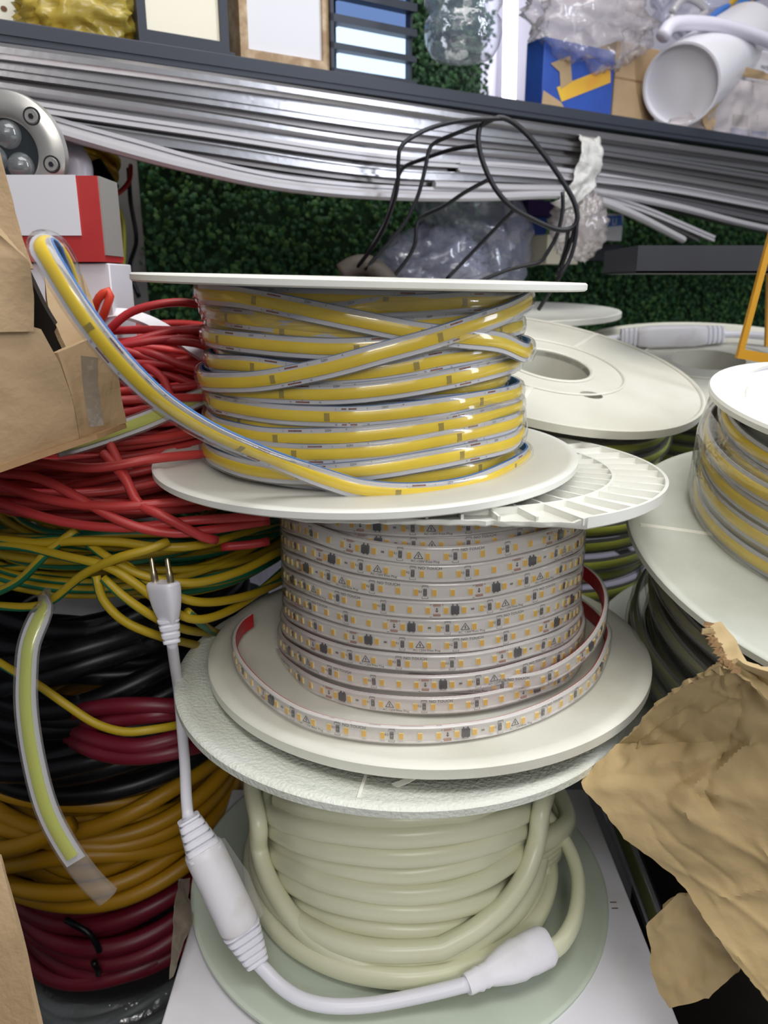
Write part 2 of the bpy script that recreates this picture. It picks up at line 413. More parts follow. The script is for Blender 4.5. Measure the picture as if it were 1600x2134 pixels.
# the loose end: leaves the coil at its lower front and rises over the carton
le = [(1095,950,.1115),(1040,985,.1125),(960,1014,.1135),(860,1026,.1145),(760,1020,.1155),(690,1001,.118)]
C, Nn = [], []
a_prev = None
for px, py, rr in le:
    w = on_cyl(px, py, AX, AY, rr); C.append(w); Nn.append(np.array([w[0]-AX, w[1]-AY, 0]) / rr + np.array([0, 0, -.05]))
free = [(600,967,.420,(-.25,-.95,-.28)),(500,926,.402,(-.22,-.95,-.3)),(425,890,.387,(-.2,-.95,-.3)),(350,843,.373,(-.18,-.96,-.28)),(290,792,.363,(-.16,-.97,-.22)),
        (230,727,.357,(-.2,-.96,-.12)),(175,655,.355,(-.3,-.94,0)),(130,585,.356,(-.38,-.9,.1)),(100,535,.360,(-.45,-.8,.3)),(88,513,.366,(-.4,-.5,.75)),(99,505,.377,(.3,.1,.95)),(120,518,.391,(.8,.5,.4)),(140,552,.405,(.9,.6,.1)),(154,602,.417,(.9,.6,0)),(162,642,.425,(.9,.6,0))]
for px, py, Y, n in free: C.append(at(px, py, Y)); Nn.append(np.array(n) / np.linalg.norm(n))
# bridge from the last coil row round the back to the start of the loose end
aE = math.atan2(P[-1][1]-AY, P[-1][0]-AX); zE = P[-1][2]; aS = math.atan2(C[0][1]-AY, C[0][0]-AX) ; zS = C[0][2]
# the loose end runs right to left in the picture, so the coil turns back: start it as its own run from behind the coil
aa = np.linspace(aS + 2.2, aS, 9)[:-1]
bP = np.stack([AX + .1105*np.cos(aa), AY + .1105*np.sin(aa), np.linspace(zS + .012, zS, 9)[:-1]], 1); bN = np.stack([np.cos(aa), np.sin(aa), 0*aa], 1)
R1 = spline(np.hstack([P, N]), .0035)
R1[:, 2] = np.minimum(R1[:, 2], HC + .0026 - .0045 - .0066 - .0229*(R1[:, 0] + .0157) + .0096*(R1[:, 1] - .545))
R2 = spline(np.hstack([np.vstack([bP, np.array(C)]), np.vstack([bN, np.array(Nn)])]), .0035)
# reverse the loose run so that its tape reads left to right like the others
R2 = R2[::-1]
t_ = np.linspace(0, 2*PI*8.4, 560)      # inner layer, glimpsed between the outer turns
R0 = np.stack([AX + .0968*np.cos(t_), AY + .0968*np.sin(t_), HC - .0135 - .0122*t_/(2*PI), np.cos(t_), np.sin(t_), 0*t_], 1)
g = G().sweep(R1[:, :3], R1[:, 3:], COB_SLEEVE); g.sweep(R0[:, :3], R0[:, 3:], COB_SLEEVE); g.sweep(R2[:, :3], R2[:, 3:], COB_SLEEVE)
sA = obj('led_strip', g, 'sleeve', topreel)
gt, gp, gb = G(), G(), G()
for R in (R0, R1, R2):
    gt.sweep(R[:, :3], R[:, 3:], COB_TAPE); gp.sweep(R[:, :3], R[:, 3:], COB_PH); gb.sweep(R[:, :3], R[:, 3:], COB_BLUE)
obj('circuit_tape', gt, 'tape', sA); obj('phosphor_band', gp, 'phosphor', sA); obj('backing', gb, 'blue', sA, 'blue backing tape')
gc, gi, gs = G(), G(), G()
for R, per, st in ((R1, .0985, .05), (R2, .0985, .03)):
    T = Tape(R[:, :3], R[:, 3:]); x = st
    while x < T.L[-1] - .035:
        if T.facing(x) > .25:
            for sg in (-1, 1):
                q_ = G(); T.brick(q_, x, sg*.36*CW, .0085, .0009, .0014, .0017); obj('solder_pad', q_, 'copper', sA, smooth=0)
                T.line(gi, [(x, sg*.31*CW - .0002), (x, sg*.31*CW - .0011)], .0018, .0004)
            for dx in (-.0075, .0105): T.text(gi, x + dx, -.36*CW, .0018, 'L', .0016); T.text(gi, x + dx, .36*CW, .0018, 'N', .0016)
            T.text(gi, x + .0205, -.36*CW, .0018, '220V', .0019); T.text(gi, x + .031, -.355*CW, .0018, '^', .0024)
            T.brick(gs, x - .0125, 0, .0032, .0046, .0024, .00315)
        x += per
obj('print', gi, 'ink', sA); obj('driver_chip', gs, 'smudge', sA)

# ---- middle reel: white SMD strip, ribbed broken upper flange
BX, BY = .0345, .535
midreel = thing('led_strip_reel', 'second reel of the stack, broken ribbed upper cheek, strip of small amber chips', 'cable reel', W(BX, BY, -.266), 'cable reels')
Mr = axis_mx(W(.0364, .5431, -.1235), r_(-.91), r_(1.19))
RB = .16
def brk(a):      # radius at which the ribbed cheek ends for a given angle: a piece of the front edge has snapped off
    a = a % (2*PI); d = math.degrees(a)
    if 240 <= d <= 297:
        chord = .1385 / abs(math.sin(a)); return min(RB - .001, chord + .0010*math.sin(d*1.7) + .0006*math.sin(d*4.1))
    return RB
g = G(); seg = 180; V = []; f = []; H = .0048
for i in range(seg):
    a = 2*PI*i/seg; R = brk(a); bro = R < RB - .0005
    top = 0 if not bro else -H + .0008
    ring = [(.03, -H), (.03, -H-.0025), (R-.001, -H-.0025), (R, -H-.0015), (R, top), (R-.0022, top), (R-.0022 if not bro else R-.004, -H)]
    for r, z in ring: V.append((r*math.cos(a), r*math.sin(a), z))
k = 7
for i in range(seg):
    b = (i+1) % seg
    for j in range(k):
        j2 = (j+1) % k; f.append((i*k+j, i*k+j2, b*k+j2, b*k+j)[::-1])
g.add(xf(np.array(V), Mr), f)
rf = obj('flange', g, 'white', midreel, 'ribbed white cheek with a snapped front edge')
g = G()
g.lathe([(.1235, -H), (.1255, -H), (.1255, -.0006), (.1235, -.0006)], 120, Mr)
g.lathe([(.072, -H), (.074, -H), (.074, -.0006), (.072, -.0006)], 90, Mr)
for i in range(44):
    a = 2*PI*(i+.35)/44; R = brk(a) - .001
    r1 = R
    g.box((.073, -.0008, -H), (r1, .0008, -.0008 if R > RB-.003 else -.0012), Mr @ Matrix.Rotation(a, 4, 'Z'))
obj('rib', g, 'white', rf)
Mbb = axis_mx(W(.0321, .5277, -.2576), r_(.14), r_(-.63))
lf = obj('flange', G().lathe(flange(.161, .03, .0065, .0008, .009), 140, Mbb), 'cream_flange', midreel)
obj('hub', G().lathe([(.03, -.26), (.099, -.26), (.099, -.132), (.03, -.132)], 64, Matrix.Translation(W(BX, BY, 0))), 'white', midreel)
SW = .0113
S_TAPE = [(-.5*SW, 0), (-.5*SW, .0012), (-.43*SW, .0022), (-.36*SW, .0022), (-.33*SW, .0014), (.33*SW, .0014), (.36*SW, .0022), (.43*SW, .0022), (.5*SW, .0012), (.5*SW, 0)][::-1]
S_SLEEVE = [(-.5*SW, .0002), (-.5*SW, .0026), (-.4*SW, .0033), (.4*SW, .0033), (.5*SW, .0026), (.5*SW, .0002)][::-1]
S_LINER = [(-.48*SW, -.0006), (-.48*SW, -.0001), (.48*SW, -.0001), (.48*SW, -.0006)][::-1]
# rows at the front, from the photograph: (x,y) centre of the chips
rowsB = [
 ([(600,1062),(700,1085),(800,1096),(900,1099),(1000,1093),(1100,1076),(1195,1045)], .1035),
 ([(592,1085),(700,1115),(800,1128),(900,1133),(1000,1128),(1100,1108),(1200,1070)], .1010),
 ([(585,1085),(640,1104),(720,1132),(800,1148),(900,1157),(1000,1151),(1100,1130),(1160,1113),(1206,1090)], .1062),
 ([(585,1120),(640,1143),(720,1170),(800,1185),(900,1194),(1000,1188),(1100,1168),(1160,1148),(1206,1125)], .1062),
 ([(585,1156),(640,1181),(720,1209),(800,1224),(900,1232),(1000,1227),(1100,1205),(1160,1185),(1206,1162)], .1062),
 ([(585,1193),(640,1219),(720,1247),(800,1262),(900,1269),(1000,1264),(1100,1242),(1160,1222),(1205,1199)], .1062),
 ([(585,1229),(640,1256),(720,1284),(800,1299),(900,1306),(1000,1300),(1100,1278),(1160,1258),(1204,1235)], .1062),
 ([(585,1265),(640,1293),(720,1321),(800,1335),(900,1342),(1000,1336),(1100,1313),(1160,1292),(1206,1266)], .1065),
 ([(580,1300),(640,1333),(720,1362),(800,1375),(900,1381),(1000,1374),(1100,1350),(1170,1325),(1218,1290)], .1085),
 ([(576,1335),(640,1375),(720,1406),(800,1419),(900,1424),(1000,1416),(1100,1390),(1180,1357),(1228,1315)], .1110),
 ([(570,1365),(640,1418),(720,1450),(800,1464),(900,1469),(1000,1461),(1100,1436),(1180,1402),(1235,1352)], .1140),
]
PB, NB = coil_path(rowsB, BX, BY)
# loose last turn lying wide on the lower cheek
lo = [(1262,1318,-.250),(1258,1360,-.250),(1225,1418,-.2505),(1150,1470,-.251),(1050,1508,-.2515),(950,1525,-.2515),(860,1530,-.2515),(760,1524,-.2515),(660,1503,-.2515),(590,1470,-.2515),(535,1425,-.251),(500,1380,-.25),(492,1340,-.2495),(505,1310,-.2495),(527,1292,-.249)]
C = np.array([on_z(x, y, z) for x, y, z in lo])[::-1]
cen = np.array([BX + .002, BY - .01, 0])
Nl = C - cen; Nl[:, 2] = 0; Nl /= np.linalg.norm(Nl, axis=1)[:, None]
aE = math.atan2(PB[-1][1]-BY, PB[-1][0]-BX)
# the wide turn continues on behind the coil to join the winding
a0 = math.atan2(C[-1][1]-BY, C[-1][0]-BX); a1 = a0 + 2.6
aa = np.linspace(a0, a1, 10)[1:]; rr = np.linspace(np.hypot(C[-1][0]-BX, C[-1][1]-BY), .116, 10)[1:]
Cb = np.stack([BX + rr*np.cos(aa), BY + rr*np.sin(aa), np.linspace(C[-1][2], HC-.247, 10)[1:]], 1); Nb = np.stack([np.cos(aa), np.sin(aa), 0*aa], 1)
Q1 = spline(np.hstack([PB, NB]), .0035); Q2 = spline(np.hstack([np.vstack([C, Cb]), np.vstack([Nl, Nb])]), .0035)
# a slack turn standing off the coil on its far side, showing the red liner
sl = [(1215,1232),(1222,1262),(1224,1300),(1205,1345),(1150,1385)]
a = np.linspace(-1.75, 1.6, 28); e = np.clip((a + 1.1) / 1.2, 0, 1); e = e*e*(3-2*e)
rr = .1145 + .012*np.sin(np.clip((a+1.2)/2.6, 0, 1)*PI) - .012*np.clip((-1.05-a)/.55, 0, 1)
zz = -.2405 + .022*e
Q3 = np.stack([BX + rr*np.cos(a), BY + rr*np.sin(a), zz + HC, np.cos(a), np.sin(a), 0*a], 1); Q3 = spline(Q3, .0035)
g, gs, gl = G(), G(), G()
for Q in (Q1, Q2, Q3):
    g.sweep(Q[:, :3], Q[:, 3:], S_TAPE); gs.sweep(Q[:, :3], Q[:, 3:], S_SLEEVE); gl.sweep(Q[:, :3], Q[:, 3:], S_LINER)
sB = obj('led_strip', g, 'pcb', midreel)
obj('sleeve', gs, 'sleeve2', sB, 'clear silicone sleeve'); obj('liner', gl, 'liner', sB, 'red adhesive backing')
PER = .1288; ST12 = PER / 12
chips = []; gic, grs, gsol, gpad, gtx = [], [], G(), G(), G()
def smd(Q, ph):
    T = Tape(Q[:, :3], Q[:, 3:]); k = 0; x = ph % PER - PER
    while x < T.L[-1] + PER:
        for i in range(12):
            s = x + i*ST12
            if 0 < s < T.L[-1] and T.facing(s) > .05:
                chips.append((T.facing(s), T, s))
        def ok(s): return .01 < s < T.L[-1] - .012 and T.facing(s) > .12
        for j, nm in ((0, 'R1'), (3, 'R2'), (6, 'R3')):
            s = x + (j+.5)*ST12
            if ok(s):
                grs.append((T, s))
                for sg in (-1, 1):
                    T.line(gtx, [(s-.0017, sg*.0033+.0004*-sg), (s-.0017, sg*.0041-.0001*sg), (s+.0017, sg*.0041-.0001*sg), (s+.0017, sg*.0033+.0004*-sg)], .0024, .00022)
                T.line(gtx, [(s-.0018, -.0045), (s+.0018, -.0045)], .0024, .00022)
                T.text(gtx, s-.0030, 0, .0017, nm, .0021)
        s = x + 1.5*ST12
        if ok(s):
            T.line(gtx, [(s-.0026, .0019), (s, -.0023), (s+.0026, .0019), (s-.0026, .0019)], .0017, .0004)
            T.line(gtx, [(s+.0003, -.0009), (s-.0004, .0003), (s+.0004, .0002), (s-.0002, .0014)], .0017, .0004)
            T.text(gtx, s+.004, .0034, .0023, 'AC-120V Free Plug', .0021)
        s = x + 4.4*ST12
        if ok(s): T.text(gtx, s+.0005, -.0036, .0023, 'NO TOUCH', .0026)
        s = x + 9.5*ST12
        if ok(s):
            for sg in (-1, 1): T.brick(gpad, s, sg*.0033, .0044, .0012, .0014, .0024)
            T.line(gtx, [(s, -.0014), (s, .0016)], .0017, .0004); T.line(gtx, [(s-.0008, .0003), (s, .0013), (s+.0008, .0003)], .0017, .0004); T.line(gtx, [(s-.0006, -.0006), (s+.0006, -.0006)], .0017, .0004)
            for dx in (-.0036, .0034): T.text(gtx, s+dx, -.0035, .0024, '+', .0022)
            T.line(gtx, [(s-.0042, .0042), (s-.003, .0042)], .0024, .0003)
        s = x + 10.5*ST12
        if ok(s): gic.append((T, s))
        s = x + 11.5*ST12
        if ok(s): T.brick(gsol, s, .0001, .0019, .0011, .0014, .0018)
        x += PER
    return T
# put one controller chip of the third row where the photograph has it
T1 = Tape(Q1[:, :3], Q1[:, 3:])
tgt = on_cyl(768, 1143, BX, BY, .1062); i0 = int(np.argmin(np.linalg.norm(T1.P - tgt, axis=1)))
smd(Q1, T1.L[i0] - 10.5*ST12)
T2 = Tape(Q2[:, :3], Q2[:, 3:]); tgt = on_z(970, 1524, -.2515); i0 = int(np.argmin(np.linalg.norm(T2.P - tgt, axis=1)))
smd(Q2, T2.L[i0] - 10.5*ST12); smd(Q3, .02)
chips.sort(key=lambda c: -c[0])
rest = G()
for n, (fc, T, s) in enumerate(chips):
    g = G() if n < 95 else rest
    T.brick(g, s, .0002, .0029, .0042, .0014, .0023, 1); T.brick(g, s + .0001, .0002, .0024, .0036, .0023, .0026, 0)
    if n < 95: obj('led_chip', g, ['chip', 'chipb'], sB, smooth=0)
o = obj('led_chips', rest, ['chip', 'chipb'], sB, smooth=0); o['kind'] = 'stuff'
for T, s in gic:
    g = G(); T.brick(g, s, -.0001, .0047, .0048, .0014, .0031)
    for dx in (-.0013, .0013):
        for sg in (-1, 1): T.brick(g, s+dx, sg*.0029-.0001, .0006, .0012, .0014, .002)
    obj('controller_chip', g, 'ic', sB, smooth=0)
for T, s in grs:
    g = G(); T.brick(g, s, .0002, .0021, .0034, .0014, .0022)
    for sg in (-1, 1): T.brick(gsol, s, .0002+sg*.0019, .0021, .0008, .0014, .0021)
    T.brick(gsol, s, .0002, .0009, .0012, .0022, .00225)
    obj('resistor', g, 'res', sB, smooth=0)
obj('solder_spot', gsol, 'solder', sB); obj('cut_pad', gpad, 'copperl', sB, 'pale copper cut pads'); obj('print', gtx, 'ink', sB, 'small black printed marks', smooth=0)

# ---- lower reel: cream rope light
CX, CY = .0125, .503
lowreel = thing('led_rope_reel', 'lowest reel of the stack, thick cream rope light, on the white carton', 'cable reel', W(CX, CY, -.443), 'cable reels')
Mc = axis_mx(W(.0126, .5135, -.2725), r_(.32), r_(1.14))
fl = obj('flange', G().lathe(flange(.1624, .03, .0045, .001, .0075), 140, Mc), 'grain', lowreel, 'grained white cheek with a moulded seam')
for a in (r_(-100), r_(155), r_(-28)):
    obj('seam', G().box((.105, -.0009, -.0005), (.154, .0009, .0006), Mc @ Matrix.Rotation(a, 4, 'Z')), 'cream_flange', fl)
Mcb = axis_mx(W(.0118, .4962, -.4362), r_(.66), r_(1.2))
obj('flange', G().lathe(flange(.158, .03, .0035, .0004, .003), 140, Mcb), 'mint', lowreel, 'pale green lower cheek')
obj('hub', G().lathe([(.03, -.436), (.086, -.436), (.086, -.277), (.03, -.277)], 64, Matrix.Translation(W(CX, CY, 0))), 'mint', lowreel)
RW = .0146
ROPE = [(math.copysign(abs(math.cos(t))**.78, math.cos(t))*RW/2, math.copysign(abs(math.sin(t))**.85, math.sin(t))*.0062 + .001) for t in np.linspace(0, 2*PI, 16, endpoint=False)]
def z2(pts): return [(500 + x/2.162, 1660 + y/2.162) for x, y in pts]
rowsC = [
 (z2([(180,15),(300,60),(500,92),(700,108),(900,104),(1050,88),(1250,40)]), .0930),
 (z2([(113,20),(150,72),(200,105),(300,132),(400,150),(550,168),(700,176),(850,168),(1000,148),(1150,115),(1250,80),(1325,35)]), .0985),
 (z2([(113,95),(160,140),(250,190),(350,222),(450,240),(600,258),(750,263),(900,250),(1050,220),(1200,170),(1310,105)]), .0985),
 (z2([(120,180),(200,228),(300,275),(400,305),(500,325),(600,338),(720,345),(820,338),(900,325),(1000,300),(1100,265),(1250,185)]), .0945),
 (z2([(118,205),(180,275),(300,340),(400,378),(500,402),(620,425),(750,432),(860,425),(950,410),(1060,375),(1150,330),(1250,258),(1315,180)]), .0990),
 (z2([(130,290),(220,370),(350,440),(450,472),(550,493),(650,506),(750,511),(850,508),(950,496),(1060,470),(1150,435),(1285,330)]), .0990),
 (z2([(150,380),(250,480),(400,545),(500,570),(600,585),(700,595),(800,597),(900,588),(1000,568),(1080,540),(1200,470)]), .0985),
 (z2([(200,500),(350,575),(450,620),(550,648),(650,664),(750,668),(850,660),(950,640),(1100,560)]), .0990),
]
PC, NC = coil_path(rowsC, CX, CY)
QC = [spline(np.hstack([PC, NC]), .004)]
def strand(pts, r, e0=1.0, e1=1.0, up=.0):
    e0, e1 = 2.2, 2.2
    q = [on_cyl(p[0], p[1], CX, CY, p[2] if len(p) > 2 else r) for p in pts]
    q = np.array(q); a = np.unwrap(np.arctan2(q[:, 1]-CY, q[:, 0]-CX)); rr = np.hypot(q[:, 0]-CX, q[:, 1]-CY); sg = np.sign(a[-1]-a[0])
    def ext(a0, r0, z0, dz, e, s): t = np.linspace(0, 1, 7)[1:]; return np.stack([a0 + s*e*t, r0 + 0*t, z0 + dz*t], 1)
    A = np.stack([a, rr, q[:, 2]], 1)
    if e0: A = np.vstack([ext(a[0], rr[0], q[0, 2], (q[0,2]-q[1,2])*1.2, e0, -sg)[::-1], A])
    if e1: A = np.vstack([A, ext(a[-1], rr[-1], q[-1, 2], (q[-1,2]-q[-2,2])*1.2, e1, sg)])
    A[:, 2] = np.clip(A[:, 2], HC - .427, HC - .285)
    Pq = np.stack([CX + A[:, 1]*np.cos(A[:, 0]), CY + A[:, 1]*np.sin(A[:, 0]), A[:, 2]], 1)
    Nq = np.stack([np.cos(A[:, 0]), np.sin(A[:, 0]), 0*A[:, 0] + up], 1)
    return spline(np.hstack([Pq, Nq]), .004)
QC.append(strand(z2([(870,684),(950,655),(1030,612),(1100,562),(1180,490),(1250,400),(1300,300),(1335,180),(1350,60)]), .1095, .8, .3))
QC.append(strand(z2([(300,600),(420,670),(540,708),(680,732),(800,738),(920,716),(1050,655),(1200,550),(1290,430),(1345,280)]), .1065, .6, .8))
QC.append(strand(z2([(88,110),(92,230),(135,370),(225,520),(345,640),(500,735),(650,795),(800,830),(930,826),(1060,800)]), .1105, .9, .5))
QC.append(strand(z2([(84,360),(130,520),(230,655),(350,738),(480,785),(620,822),(760,835)]), .1075, .9, .6))
QC.append(strand(z2([(72,440),(100,600),(200,745),(330,835),(500,890),(700,925),(850,918),(1000,880),(1120,800)]), .1145, .9, .9))
QC.append(strand(z2([(900,790),(1050,745),(1180,660),(1270,560),(1330,450),(1360,330)]), .1040, .4, .9))
tail = [(1070,1652,-.362),(1105,1674,-.374),(1138,1702,-.388),(1175,1752,-.401),(1198,1808,-.409),(1203,1858,-.413),(1194,1915,-.416),(1168,1962,-.418),(1135,1985,-.42)]
C = np.array([on_z(x, y, z) for x, y, z in tail]); Nt = C - np.array([CX, CY, 0]); Nt[:, 2] = 0.02; Nt /= np.linalg.norm(Nt, axis=1)[:, None]
QC.append(spline(np.hstack([C, Nt]), .004))
g = G()
for Q in QC[:-1]: g.sweep(Q[:, :3], Q[:, 3:], ROPE)
g.sweep(QC[-1][:, :3], QC[-1][:, 3:], [(a*.92, b*.8) for a, b in ROPE])
obj('rope_light', g, 'rope', lowreel, smooth=180)
g = G()
for a in np.linspace(.6, 3.2, 5):    # slack turns lying behind
    t = np.linspace(-.42, 2.1, 40); rr = .117 + .0032*a - .024*np.clip((-.08 - t)/.3, 0, 1)
    g.sweep(np.stack([CX + rr*np.cos(t), CY + rr*np.sin(t), 0*t + HC - .42 + .011*(a-.6)], 1), np.stack([np.cos(t), np.sin(t), 0*t], 1), ROPE)
obj('slack_turn', g, 'rope', lowreel, smooth=180)

g = G().sheet(np.array([[on_z(788,1648,-.2765) + np.array([0,0,.001]), on_z(800,1656,-.2765) + np.array([0,0,.001])], [on_z(840,1625,-.272), on_z(852,1632,-.272)], [on_z(888,1607,-.269), on_z(892,1610,-.269)]]), .0006)
obj('burr', g, 'cream_flange', fl, 'loose sliver of plastic')

# ---- white power cord plugged on to the rope light
cordt = thing('power_cord', 'white power cord with inline rectifier and two-pin plug, joined to the cream rope light', 'power cord', on_z(560, 2030, -.43))
def cord_tube(pts, r, n=10): return spline(np.array(pts), .004)
def strain(g, a, b, r0, r1, w=1.0, n=5, facing=None):
    """ribbed strain relief from a to b"""
    a, b = np.array(a), np.array(b); d = b - a; L = np.linalg.norm(d); d /= L
    P = [a + d*L*t for t in np.linspace(0, 1, 4*n+1)]
    sc = []
    for i in range(4*n+1):
        base = r0 + (r1-r0)*i/(4*n); sc.append(base * (.80 if i % 4 == 2 else 1.0))
    nn = CAM - a; nn = nn - d*np.dot(nn, d); nn /= np.linalg.norm(nn)
    oc = [(math.copysign(abs(math.cos(t))**.45, math.cos(t))*w, math.copysign(abs(math.sin(t))**.45, math.sin(t))*.85) for t in np.linspace(0, 2*PI, 20, endpoint=False)]
    g.sweep(np.array(P), np.array([nn]*len(P)), oc, scale=sc)
# connector on the rope
ca, cb = on_z(972, 2052, -.4205), on_z(1142, 1968, -.4175)
d = cb - ca
prof = [(0, .0062), (.03, .0066), (.10, .0066), (.14, .0075), (.17, .0066), (.21, .0075), (.24, .0070), (.30, .0085), (.45, .0112), (.60, .0128), (.68, .0122), (.75, .0128), (.94, .0128), (1.0, .0105)]
Pq = np.array([ca + d*t for t, _ in prof]); nn = CAM - ca; dn = d/np.linalg.norm(d); nn -= dn*np.dot(nn, dn); nn /= np.linalg.norm(nn)
oc = [(math.copysign(abs(math.cos(t))**.7, math.cos(t)), math.copysign(abs(math.sin(t))**.7, math.sin(t))*.8) for t in np.linspace(0, 2*PI, 20, endpoint=False)]
obj('connector', G().sweep(Pq, np.array([nn]*len(Pq)), oc, scale=[r for _, r in prof]), 'cordw', cordt, 'tapered white end cap', smooth=50)
# rectifier
ra, rb = at(392, 1704, .415), on_z(535, 2004, -.418)
d = rb - ra; dn = d/np.linalg.norm(d)
m1, m2 = ra + d*.20, ra + d*.76
g = G(); strain(g, ra, ra + d*.24, .0072, .0118, 1, 5); g_b = G(); strain(g_b, rb, rb - d*.24, .0076, .0125, 1, 5)
nn = CAM - ra; nn -= dn*np.dot(nn, dn); nn /= np.linalg.norm(nn)
tt = [0, .03, .1, .5, .9, .97, 1.0]; sc = [.0112, .0124, .0128, .0128, .0128, .0126, .0115]
Pq = np.array([m1 + (m2-m1)*t for t in tt])
rect = obj('rectifier', G().sweep(Pq, np.array([nn]*len(Pq)), [(math.cos(t), math.sin(t)) for t in np.linspace(0, 2*PI, 28, endpoint=False)], scale=sc), 'cordw', cordt, smooth=50)
obj('strain_relief', g, 'cord', rect, smooth=30); obj('strain_relief', g_b, 'cord', rect, smooth=30)
S = np.cross(dn, nn)
q0, q1 = m1 + (m2-m1)*.02, m2 + (m2-m1)*.05
fin = [[q0 - S*.011, q0 - S*.0145 + (m2-m1)*.03], [q0*.5+q1*.5 - S*.0115, q0*.5+q1*.5 - S*.0185], [q1 - S*.010, q1 - S*.0165 - (m2-m1)*.03]]
obj('heat_shrink', G().sheet(np.array(fin), .0006), 'clearsleeve', rect, 'clear flattened edge of heat shrink')
# cables
P1 = spline(np.array([ca + (cb-ca)*.02, on_z(930, 2062, -.423), on_z(860, 2078, -.426), on_z(770, 2094, -.4275), on_z(690, 2096, -.4275), on_z(630, 2083, -.427), on_z(585, 2055, -.425), on_z(555, 2025, -.421), rb]), .004)
obj('cable', G().tube(P1, .0045, 14), 'cord', cordt, smooth=180); g = G()
plug0 = at(358, 1338, .462)
P2 = spline(np.array([ra, at(388, 1660, .43), at(385, 1590, .455), at(379, 1520, .48), at(372, 1440, .495), at(365, 1390, .48), plug0]), .004)
g.tube(P2, .0037, 12)
obj('cable', g, 'cord', cordt, smooth=180)
g = G(); pb = at(340, 1218, .468)
strain(g, plug0, plug0 + (pb-plug0)*.40, .0056, .0072, 1, 3)
d = pb - plug0; dn = d/np.linalg.norm(d); nn = np.array([-.55, -.75, .25]); nn -= dn*np.dot(nn, dn); nn /= np.linalg.norm(nn)
Pq = np.array([plug0 + d*t for t in (.36, .45, .6, .75, .92, 1.0, 1.04)])
oc = [(math.copysign(abs(math.cos(t))**.5, math.cos(t)), math.copysign(abs(math.sin(t))**.5, math.sin(t))*.5) for t in np.linspace(0, 2*PI, 24, endpoint=False)]
g.sweep(Pq, np.array([nn]*7), oc, scale=[.0068, .0085, .0105, .0118, .0126, .0126, .0112])
pl = obj('plug', g, 'cord', cordt, smooth=35)
S = np.cross(dn, nn); top = plug0 + d*1.03
for sg in (-1, 1):
    b = top + S*.0078*sg
    obj('pin', G().tube(np.array([b + dn*t for t in (0, .004, .0075, .0085, .015, .0165)]), .0017, 12, scale=[1.35, 1.35, 1.2, 1, 1, .6]), 'steel', pl, 'bare metal pin')

# ================================================================== cable coils and boxes beside the reels
def coil(cx, cy, r0, r1, z0, z1, n, wr, seed, wob=.012, step=56, tilt=0.0, zwob=.012):
    """one long cable laid in n loose turns"""
    R = random.Random(seed); P = []
    ph = [(R.uniform(0, 6.28), R.uniform(0, 6.28), R.uniform(0, 6.28), R.uniform(0, 6.28)) for _ in range(n+1)]
    par = []
    for k in range(n+1):
        par.append([R.uniform(r0, r1), R.uniform(z0, z1), R.uniform(-1, 1)*wob, R.uniform(-1, 1)*wob, *ph[k]])
    par = np.array(par)
    for k in range(n):
        for i in range(step):
            t = i/step; e = t*t*(3-2*t); q = par[k]*(1-e) + par[k+1]*e; a = 2*PI*t
            r = q[0] + wob*.5*math.sin(2*a + q[4]) + wob*.3*math.sin(3*a + q[5])
            P.append((cx + q[2] + r*math.cos(a), cy + q[3] + r*math.sin(a), HC + q[1] + zwob*.5*math.sin(2*a+q[6]) + zwob*.4*math.sin(3*a+q[7]) + tilt*r*math.sin(a)))
    return spline(np.array(P), .009)
def ringcoil(cx, cy, r, rows, cols, z0, dz, dr, wr, seed, wob=.003):
    """a tidy hank: turns stacked in rows and layers"""
    R = random.Random(seed); P = []; seq = [(i, j) for j in range(cols) for i in (range(rows) if j % 2 == 0 else reversed(range(rows)))]
    par = [[r - j*dr + R.uniform(-1, 1)*wob, z0 + i*dz + R.uniform(-1, 1)*wob, R.uniform(-1, 1)*wob*1.5, R.uniform(-1, 1)*wob*1.5, R.uniform(0, 6.28), R.uniform(0, 6.28)] for i, j in seq]
    par = np.array(par + [par[-1]])
    for k in range(len(seq)):
        for i in range(48):
            t = i/48; e = t*t*(3-2*t); q = par[k]*(1-e) + par[k+1]*e; a = 2*PI*t + PI/2
            rr = q[0] + wob*math.sin(2*a + q[4])
            P.append((cx + q[2] + rr*math.cos(a), cy + q[3] + rr*math.sin(a), HC + q[1] + wob*1.6*math.sin(2*a + q[5]) + wob*math.sin(3*a+q[4])))
    return spline(np.array(P), .009)
LX, LY = -.262, .665
# grey hank at the bottom, in plastic
g = G().tube(ringcoil(LX-.01, LY-.01, .118, 6, 2, -.735, .0165, .02, .008, 1), .0078, 10)
greyc = thing('cable_coil', 'grey cable coil wrapped in plastic under the crimson coil, lowest of the pile', 'cable coil', W(LX, LY, -.745), 'piled cable coils')
obj('cable', g, 'greyw', greyc, smooth=180)
def wrapskin(r, z0, z1, seed, name_parent, mat='wrap', amp=.004):
    pr = [(r - .045, z1 + .006), (r - .012, z1 + .008), (r + .003, z1 - .004), (r + .006, (z0+z1)/2), (r + .003, z0 + .004), (r - .012, z0 - .004)]
    if mat == 'wrapb': pr = pr[2:]
    t = np.linspace(0, len(pr)-1, 22); pp = np.stack([np.interp(t, range(len(pr)), [p[k] for p in pr]) for k in (0, 1)], 1)
    g = G().lathe(pp, 110, Matrix.Translation(W(LX, LY, 0)), closed=False)
    V = g.v[0]
    for q in range(len(V)):
        w = mnoise.noise(Vector(V[q]*26 + seed)) + .6*(1-2*abs(mnoise.noise(Vector(V[q]*55 + seed))))
        d = V[q] - np.array([LX, LY, V[q][2]]); V[q] += d/np.linalg.norm(d)*amp*w
    return obj('plastic_wrap', g, mat, name_parent, 'clear crinkled plastic wrap', smooth=180)
